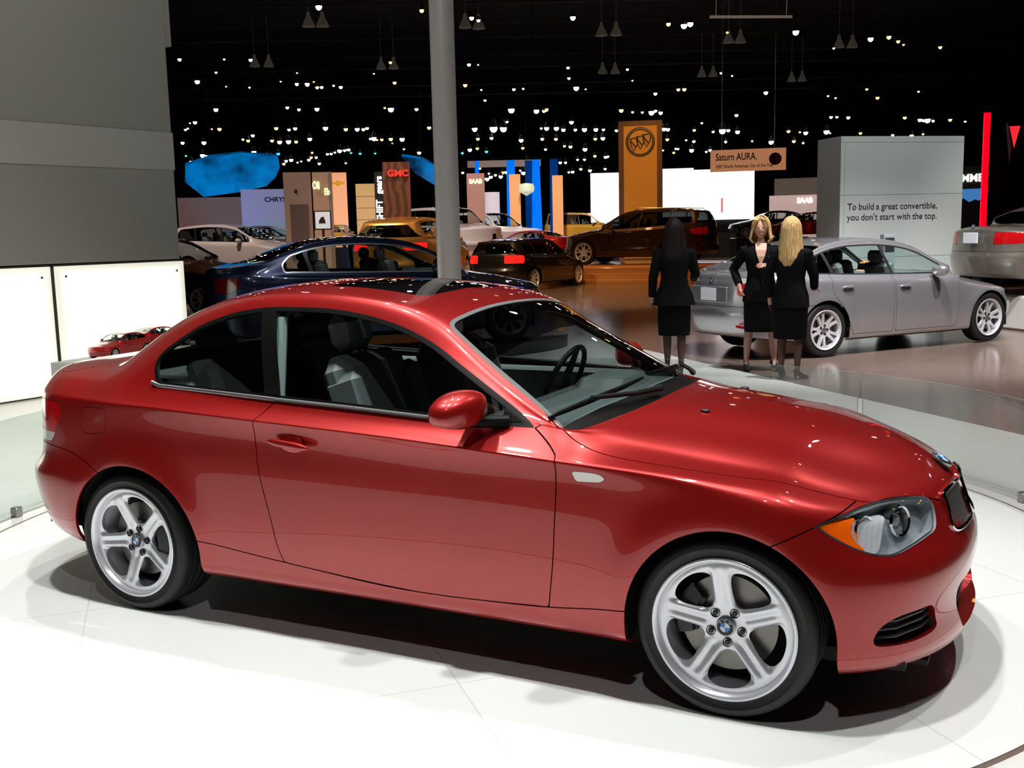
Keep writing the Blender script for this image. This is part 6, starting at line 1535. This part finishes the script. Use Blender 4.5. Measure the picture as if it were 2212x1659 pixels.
# pale walls between the screens and the board
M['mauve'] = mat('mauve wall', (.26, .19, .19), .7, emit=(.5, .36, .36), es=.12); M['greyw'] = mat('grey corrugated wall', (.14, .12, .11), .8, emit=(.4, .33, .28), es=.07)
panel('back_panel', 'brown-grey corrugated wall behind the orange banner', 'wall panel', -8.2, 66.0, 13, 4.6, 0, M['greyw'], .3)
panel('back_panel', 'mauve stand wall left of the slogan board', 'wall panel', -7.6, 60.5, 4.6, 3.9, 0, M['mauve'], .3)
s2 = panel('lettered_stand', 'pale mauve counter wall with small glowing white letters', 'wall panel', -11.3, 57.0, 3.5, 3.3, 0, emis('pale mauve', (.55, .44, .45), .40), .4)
text_mesh('glowing_letters', 'SAAB', .42, emis('white green letters', (1, 1, .8), 1.6), s2, (.20, -.04, 2.98), (math.pi/2, 0, 0), .02, 'CENTER', sx=.85, bold=.02)
# mauve and lilac walls at the left, with the wing lettering
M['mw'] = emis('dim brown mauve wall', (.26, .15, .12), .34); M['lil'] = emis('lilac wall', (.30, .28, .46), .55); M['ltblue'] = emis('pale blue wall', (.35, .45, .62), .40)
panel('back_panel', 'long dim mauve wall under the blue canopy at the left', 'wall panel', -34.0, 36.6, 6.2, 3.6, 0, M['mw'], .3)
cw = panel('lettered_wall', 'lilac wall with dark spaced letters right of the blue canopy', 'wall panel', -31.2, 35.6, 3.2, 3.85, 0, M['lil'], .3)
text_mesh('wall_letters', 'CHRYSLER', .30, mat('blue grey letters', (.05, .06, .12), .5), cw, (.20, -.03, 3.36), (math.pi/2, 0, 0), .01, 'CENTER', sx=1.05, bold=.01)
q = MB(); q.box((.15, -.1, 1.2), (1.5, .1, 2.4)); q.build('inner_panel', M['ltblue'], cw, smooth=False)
# blue fabric canopies, curved and thick
def canopy(name, label, pts, m, d=1.4):
    n = len(pts)//2; q = MB(); vs = []
    for (x, y, z) in pts: vs.append((x, y, z))
    c0 = Vector((CAM[0], CAM[1], 0)); P = [Vector(p) for p in pts]
    back = [(p+(Vector((p.x, p.y, 0))-c0).normalized()*d+Vector((0, 0, .25))) for p in P]
    q.add([tuple(p) for p in P+back], [tuple(range(len(P)))[::-1], tuple(range(len(P), 2*len(P)))]+[((i+1) % len(P), i, len(P)+i, len(P)+(i+1) % len(P)) for i in range(len(P))])
    o = q.build(name, m); tag(o, label, 'canopy')
    c_ = sum((Vector(p) for p in pts), Vector())/len(pts); w_ = MB()
    for p in (pts[1], pts[3]): w_.tube([(p[0], p[1], p[2]+.05), (p[0], p[1], 13.0)], .012, 4)
    w_.build('hanging_wire', M['truss'], o); return o
bf = mat('blue lit fabric', (.01, .08, .20), .6); N, L = nodes(bf); bs = N['Principled BSDF']; tc = N.new('ShaderNodeTexCoord'); nz = N.new('ShaderNodeTexNoise'); nz.inputs['Scale'].default_value = .9; nz.inputs['Detail'].default_value = 3
cr = N.new('ShaderNodeValToRGB'); cr.color_ramp.elements[0].position = .34; cr.color_ramp.elements[0].color = (.0, .012, .06, 1); cr.color_ramp.elements[1].position = .66; cr.color_ramp.elements[1].color = (.0, .30, .85, 1)
L.new(tc.outputs['Object'], nz.inputs['Vector']); L.new(nz.outputs['Fac'], cr.inputs[0]); L.new(cr.outputs[0], bs.inputs['Emission Color']); bs.inputs['Emission Strength'].default_value = .55; no_sample(bf)
canopy('fabric_canopy', 'big blue-lit fabric canopy hanging over the stands at the left', [(-35.72,34.61,5.05),(-34.6,35.1,5.42),(-33.3,35.8,5.55),(-31.79,36.61,5.38),(-31.7,36.6,4.9),(-31.9,36.5,4.45),(-32.3,36.3,4.05),(-33.4,35.7,3.80),(-34.87,34.79,3.60),(-35.6,34.4,4.3)], bf)
canopy('fabric_canopy', 'smaller blue-lit fabric canopy beside the brown wood tower', [(-25.4,37.5,5.1),(-24.6,37.9,4.95),(-23.7,38.4,4.45),(-23.6,38.4,3.55),(-24.0,38.2,3.75),(-24.9,37.7,4.4)], bf)
# booth with lit signs, framed picture
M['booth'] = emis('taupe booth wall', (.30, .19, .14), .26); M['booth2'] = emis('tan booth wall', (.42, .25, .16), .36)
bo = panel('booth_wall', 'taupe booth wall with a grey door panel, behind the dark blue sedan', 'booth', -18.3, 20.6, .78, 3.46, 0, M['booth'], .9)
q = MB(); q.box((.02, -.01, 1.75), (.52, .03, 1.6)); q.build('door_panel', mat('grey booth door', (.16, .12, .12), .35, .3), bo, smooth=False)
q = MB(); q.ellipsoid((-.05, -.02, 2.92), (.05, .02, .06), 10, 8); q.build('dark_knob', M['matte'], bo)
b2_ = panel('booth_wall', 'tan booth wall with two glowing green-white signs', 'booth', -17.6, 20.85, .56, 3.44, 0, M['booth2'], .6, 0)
q = MB(); q.box((.215, -.01, 1.75), (.10, .02, 3.4)); q.build('olive_edge', M['booth'], b2_, smooth=False)
text_mesh('lit_sign', 'Oli', .30, emis('green white glow', (.85, 1, .5), 1.4), b2_, (-.18, -.05, 3.06), (math.pi/2, 0, 0), .02, 'CENTER', sx=.55, bold=.01)
text_mesh('lit_sign', 'Eb', .26, emis('green white glow', (.85, 1, .5), 1.2), b2_, (.12, -.05, 2.88), (math.pi/2, 0, 0), .02, 'CENTER', sx=.6, bold=.01)
fr = tag(empty('picture_stand', (-15.04, 17.34, 0), facing(-15.04, 17.34)), 'framed picture of a dark car on a post, in front of the tan booth wall', 'picture')
q = MB(); q.box((0, 0, 2.02), (.42, .05, .47), bev=.01); q.build('frame', M['matte'], fr); q = MB(); q.box((0, -.028, 2.02), (.36, .01, .41)); q.build('picture', emis('pale grey picture', (.62, .66, .74), .62), fr, smooth=False)
q = MB(); q.prism([(-.10, 1.94), (-.09, 2.02), (-.03, 2.10), (.03, 2.10), (.06, 2.0), (.07, 1.94)], -.038, -.032); q.build('pictured_car', M['matte'], fr, smooth=False)
q = MB(); q.tube([(0, .01, 1.8), (0, .01, 0)], .03, 8); q.build('post', M['matte'], fr)
# glowing tan panel with the cross badge, shelves, vertical lettering, wood tower
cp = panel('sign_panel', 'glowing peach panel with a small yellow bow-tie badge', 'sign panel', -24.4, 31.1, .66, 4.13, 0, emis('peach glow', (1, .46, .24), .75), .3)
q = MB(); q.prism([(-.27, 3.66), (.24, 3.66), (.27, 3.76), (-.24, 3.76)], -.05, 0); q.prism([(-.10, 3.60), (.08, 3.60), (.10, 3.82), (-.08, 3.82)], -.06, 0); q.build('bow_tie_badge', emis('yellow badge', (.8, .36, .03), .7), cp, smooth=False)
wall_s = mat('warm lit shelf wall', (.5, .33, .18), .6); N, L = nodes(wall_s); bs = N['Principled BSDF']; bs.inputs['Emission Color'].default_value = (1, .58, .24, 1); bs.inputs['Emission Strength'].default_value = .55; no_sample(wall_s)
for k, (x, y) in enumerate([(-25.7, 34.9), (-24.6, 35.5)]):
    o = panel('shelf_wall', 'warm lit shelving wall, %s of the two beside the vertical letters' % ('left' if k == 0 else 'right'), 'shelving', x, y, .85, 3.85, 0, wall_s, .2, group='lit shelving walls')
    for z in (3.3, 2.8, 2.3): q = MB(); q.box((0, -.06, z), (.85, .1, .02)); q.build('shelf', M['booth'], o, smooth=False)
    q = MB(); q.box((.45, -.06, 1.9), (.10, .2, 3.8)); q.build('upright', M['matte'], o, smooth=False)
    q = MB(); q.box((0, -.1, .9), (.7, .1, 1.6)); q.build('dark_opening', M['gap'], o, smooth=False)
vs_ = tag(empty('vertical_sign', (-21.7, 29.95, 0), facing(-21.7, 29.95)), 'white glowing letters stacked sideways up a dark mast beside the wood tower', 'sign')
q = MB(); q.box((0, .1, 2.0), (.34, .1, 4.0)); q.build('mast', M['matte'], vs_, smooth=False)
for wd_, zz in (('SHIFT', 2.55), ('gears', 3.5)): text_mesh('glowing_word', wd_, .34, emis('white pink letters', (1, .85, .82), 1.3), vs_, (0, 0, zz), (math.pi/2, -math.pi/2, 0), .02, 'CENTER', sx=.92, bold=.012)
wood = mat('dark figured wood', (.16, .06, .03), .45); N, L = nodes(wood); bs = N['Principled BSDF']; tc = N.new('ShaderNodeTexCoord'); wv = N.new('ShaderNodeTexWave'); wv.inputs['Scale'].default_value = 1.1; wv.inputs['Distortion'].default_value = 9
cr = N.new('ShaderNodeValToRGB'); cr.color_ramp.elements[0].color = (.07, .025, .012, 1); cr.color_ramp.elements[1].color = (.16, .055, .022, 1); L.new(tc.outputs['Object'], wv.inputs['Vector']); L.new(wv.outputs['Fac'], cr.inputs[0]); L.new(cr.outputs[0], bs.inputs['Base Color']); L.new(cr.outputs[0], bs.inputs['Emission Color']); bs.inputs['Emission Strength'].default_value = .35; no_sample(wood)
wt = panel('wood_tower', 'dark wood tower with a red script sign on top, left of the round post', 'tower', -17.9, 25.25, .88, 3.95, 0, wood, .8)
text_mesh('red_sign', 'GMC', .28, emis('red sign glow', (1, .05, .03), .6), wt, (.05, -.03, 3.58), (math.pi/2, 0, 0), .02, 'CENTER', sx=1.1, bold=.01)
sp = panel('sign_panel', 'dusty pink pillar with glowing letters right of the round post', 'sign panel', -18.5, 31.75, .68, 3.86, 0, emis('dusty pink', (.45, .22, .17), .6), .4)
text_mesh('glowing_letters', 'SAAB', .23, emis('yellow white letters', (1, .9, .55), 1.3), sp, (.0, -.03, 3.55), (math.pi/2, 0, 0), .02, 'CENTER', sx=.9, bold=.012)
q = MB(); q.lathe([(0, 3.5), (.38, 3.5), (.38, 1.7), (0, 1.7)], 24); q.tube([(0, 0, 1.7), (0, 0, 0)], .1, 8); o = q.build('lit_drum', emis('lilac drum', (.70, .62, .68), .62)); o.location = (-22.6, 40.9, 0); tag(o, 'pale lilac lit drum beside the dusty pink pillar', 'drum')
for k, (x, y, w) in enumerate([(-21.4, 41.0, .52), (-19.6, 41.9, .50)]):
    panel('sign_panel', 'narrow orange lit panel %s' % ('left of the first blue curtain' if k == 0 else 'between the blue curtains'), 'sign panel', x, y, w, 4.3 if k == 0 else 4.2, 0, emis('orange panel', (.95, .42, .16), .55), .2)
# blue curtains: pleated cloth
blu = emis('blue lit curtain', (.0, .22, .95), .62); dblu = emis('dim blue curtain', (.0, .06, .30), .4)
def curtain(label, x, y, w0, w1, z0, z1, m):
    q = MB(); n = 36; vs = []
    for i in range(2):
        z = z1 if i == 0 else z0; w = w0 if i == 0 else w1
        for k in range(n+1): t = k/n-.5; vs.append((w*t, .06*math.sin(t*34), z))
    for i in range(2):
        z = z1 if i == 0 else z0; w = w0 if i == 0 else w1
        for k in range(n+1): t = k/n-.5; vs.append((w*t, .05+.06*math.sin(t*34), z))
    N_ = n+1; q.add(vs, [(k, k+1, N_+k+1, N_+k) for k in range(n)]+[(2*N_+k+1, 2*N_+k, 3*N_+k, 3*N_+k+1) for k in range(n)]+[(k+1, k, 2*N_+k, 2*N_+k+1) for k in range(n)]+[(N_+k, N_+k+1, 3*N_+k+1, 3*N_+k) for k in range(n)])
    o = q.build('curtain', m); o.location = (x, y, 0); o.rotation_euler = (0, 0, facing(x, y)); tag(o, label, 'curtain', 'blue curtains'); return o
for lab, x, y, a_, b_, m_ in [('bright blue curtain right of the dusty pink pillar\'s orange panel', -21.85, 41.5, .40, .46, blu), ('dim blue curtain in the middle of the row', -21.3, 42.4, .42, .42, dblu), ('blue curtain that widens towards its foot', -20.8, 42.1, .34, .60, blu), ('darker blue curtain at the right end of the row', -20.0, 42.4, .36, .50, dblu), ('thin blue curtain just right of the round post', -23.3, 40.8, .18, .18, blu)]:
    curtain(lab, x, y, a_, b_, 0, 5.0, m_)
q = MB(); q.lathe([(0, .35), (.32, .30), (.38, .1), (.34, -.05), (0, -.25)], 20); o = q.build('hanging_globe', emis('glowing globe', (.8, .85, .6), .6)); o.location = (-20.6, 40.6, 3.5); tag(o, 'small glowing globe hanging between the blue curtains', 'globe')
q = MB(); q.tube([(0, 0, .3), (0, 0, 9.1)], .012, 4); q.build('wire', M['matte'], o)
q = MB(); q.box((0, 0, 0), (3.6, .4, .30)); o = q.build('stand_fascia', emis('dim fascia', (.50, .36, .28), .35)); o.location = (-22.9, 42.9, 4.95); o.rotation_euler = (0, 0, facing(-22.6, 41.6)); tag(o, 'pale lit fascia above the dusty pink pillar', 'fascia')
q = MB(); q.tube([(-1.5, 0, .1), (-1.5, 0, 8.1)], .02, 4); q.tube([(1.5, 0, .1), (1.5, 0, 8.1)], .02, 4); q.build('hanger', M['matte'], o)
# solid red cars stand in for the glowing panel's print, on an added plinth
MINI = dict(SED3); MINI.update(pillars=(-1.62,))
mm1 = make_car('print_car_standin', 'small red solid car with black windows, standing in for a print on the glowing panel', M['redp'], **MINI, detail=0, res=3, wkind='eight', Rw=.31)
put(mm1, (-7.38, 3.32, .485), 180+math.degrees(wang)+14, .165)
mm2 = make_car('print_car_standin', 'second small red solid car for the print, behind the first, turned the other way', M['redp'], **MINI, detail=0, res=3, wkind='eight', Rw=.31)
put(mm2, (-7.60, 4.56, .485), math.degrees(wang)+5, .165)
for o_ in (mm1, mm2): o_['category'] = 'model car'  # both are solid stand-ins for the glowing panel's print
q = MB(); q.box((0, 0, .2425), (2.05, .42, .485), bev=.01); o = q.build('standin_plinth', M['boardw']); o.location = (-7.50, 3.93, 0); o.rotation_euler = (0, 0, wang+.2); tag(o, 'low white plinth added under the small red stand-in cars', 'plinth')
# cars farther back
far('white crossover at the left edge of the hall', M['whitep'], HATCH, (-21.6, 21.9, .45), 15, 1.0, tail=TAILH)
far('dark bronze car with orange reflections at the left', M['bronze'], HATCH, (-15.6, 12.6, .10), 8, 1.0, tail=TAILH)
gh = far('gold hatchback left of the round post', M['gold'], HATCH, (-12.4, 17.4, .42), 104, .98, tail=TAILH)
for c_ in gh.children:
    if c_.name.startswith('tail_lamp'): c_.data.materials[0] = M['redglow']
far('white off-roader behind the gold hatchback', M['whitep'], BOXY, (-18.0, 29.0, .8), -28, .95)
far('cream off-roader right of the pink pillar', M['whitep'], BOXY, (-18.75, 33.7, .75), -15, .90)
far('bright red low car', M['redp'], SED3, (-16.3, 31.5, .6), 175, .75)
far('yellow off-roader right of the blue curtains', M['yellowp'], BOXY, (-18.9, 44.0, .9), 10, .85)
far('silver car beside the shelving walls', M['silver'], SED3, (-19.9, 27.1, 1.15), 120, .5)
far('yellow off-roader by the shelving walls', M['yellowp'], BOXY, (-22.4, 28.2, 1.2), 110, .45)
far('small silver car left of the taupe booth', M['silver'], SED3, (-23.0, 25.1, .9), 60, .8, tail=TAIL3)
far('dark blue car with a shining wheel behind the blond woman', M['navy'], SED3, (-10.28, 44.6, 1.1), 205, .85)
far('red car with orange reflections left of the slogan board', M['redp'], SED3, (-7.15, 37.1, 1.15), 200, .68)
far('beige low car right of the bronze crossover', M['champagne'], SED3, (-17.3, 68.0, .9), 200, 1.0)
# visitors, far off and dark
def visitor(label, x, y, h=1.72, m=None, deg=0, z=0):
    V = [(0,0,.95),(0,0,1.2),(0,0,1.42),(0,0,1.50),(0,-.01,1.62)]; E = [(0,1),(1,2),(2,3),(3,4)]; R = [(.16,.11),(.17,.11),(.12,.09),.05,.095]
    for s in (-1, 1):
        i = len(V); V += [(s*.09,0,.88),(s*.10,-.01,.48),(s*.10,.03,.07),(s*.11,-.12,.03)]; E += [(0,i),(i,i+1),(i+1,i+2),(i+2,i+3)]; R += [.10,.07,.05,.04]
        i = len(V); V += [(s*.20,0,1.38),(s*.27,.02,1.10),(s*.22,-.12,.90)]; E += [(1,i),(i,i+1),(i+1,i+2)]; R += [.065,.05,.038]
    root = tag(empty('person', (x, y, z), math.radians(deg), h/1.72), label, 'person', None)
    skin_body('body', V, E, R, m or M['suit'], root, 0, 1); return root
M['cloth1'] = mat('dark blue clothes', (.02, .02, .05), .8); M['cloth2'] = mat('grey shirt', (.25, .22, .24), .8)
visitor('dark figure walking in front of the pale blue wall, left of the taupe booth', -27.0, 30.5)
visitor('dark figure at the left of the two before the lilac wall', -27.9, 30.4, 1.65)
visitor('dark figure standing at the feet of the peach panel', -17.5, 24.2, 1.35)
visitor('person in a pale shirt beside the cream off-roader', -15.2, 24.4, 1.7, M['cloth2'])
visitor('person in black in front of the red low car', -14.6, 25.7, 1.7)
visitor('person in dark blue right of the red low car', -14.5, 34.6, 1.78, M['cloth1'])
visitor('person in dark red and black left of the first white screen', -15.3, 44.5, 1.75)
visitor('man in dark clothes standing against the left edge of the slogan board', -3.0, 27.5, 1.78, M['cloth1'])
# lounge chair silhouette
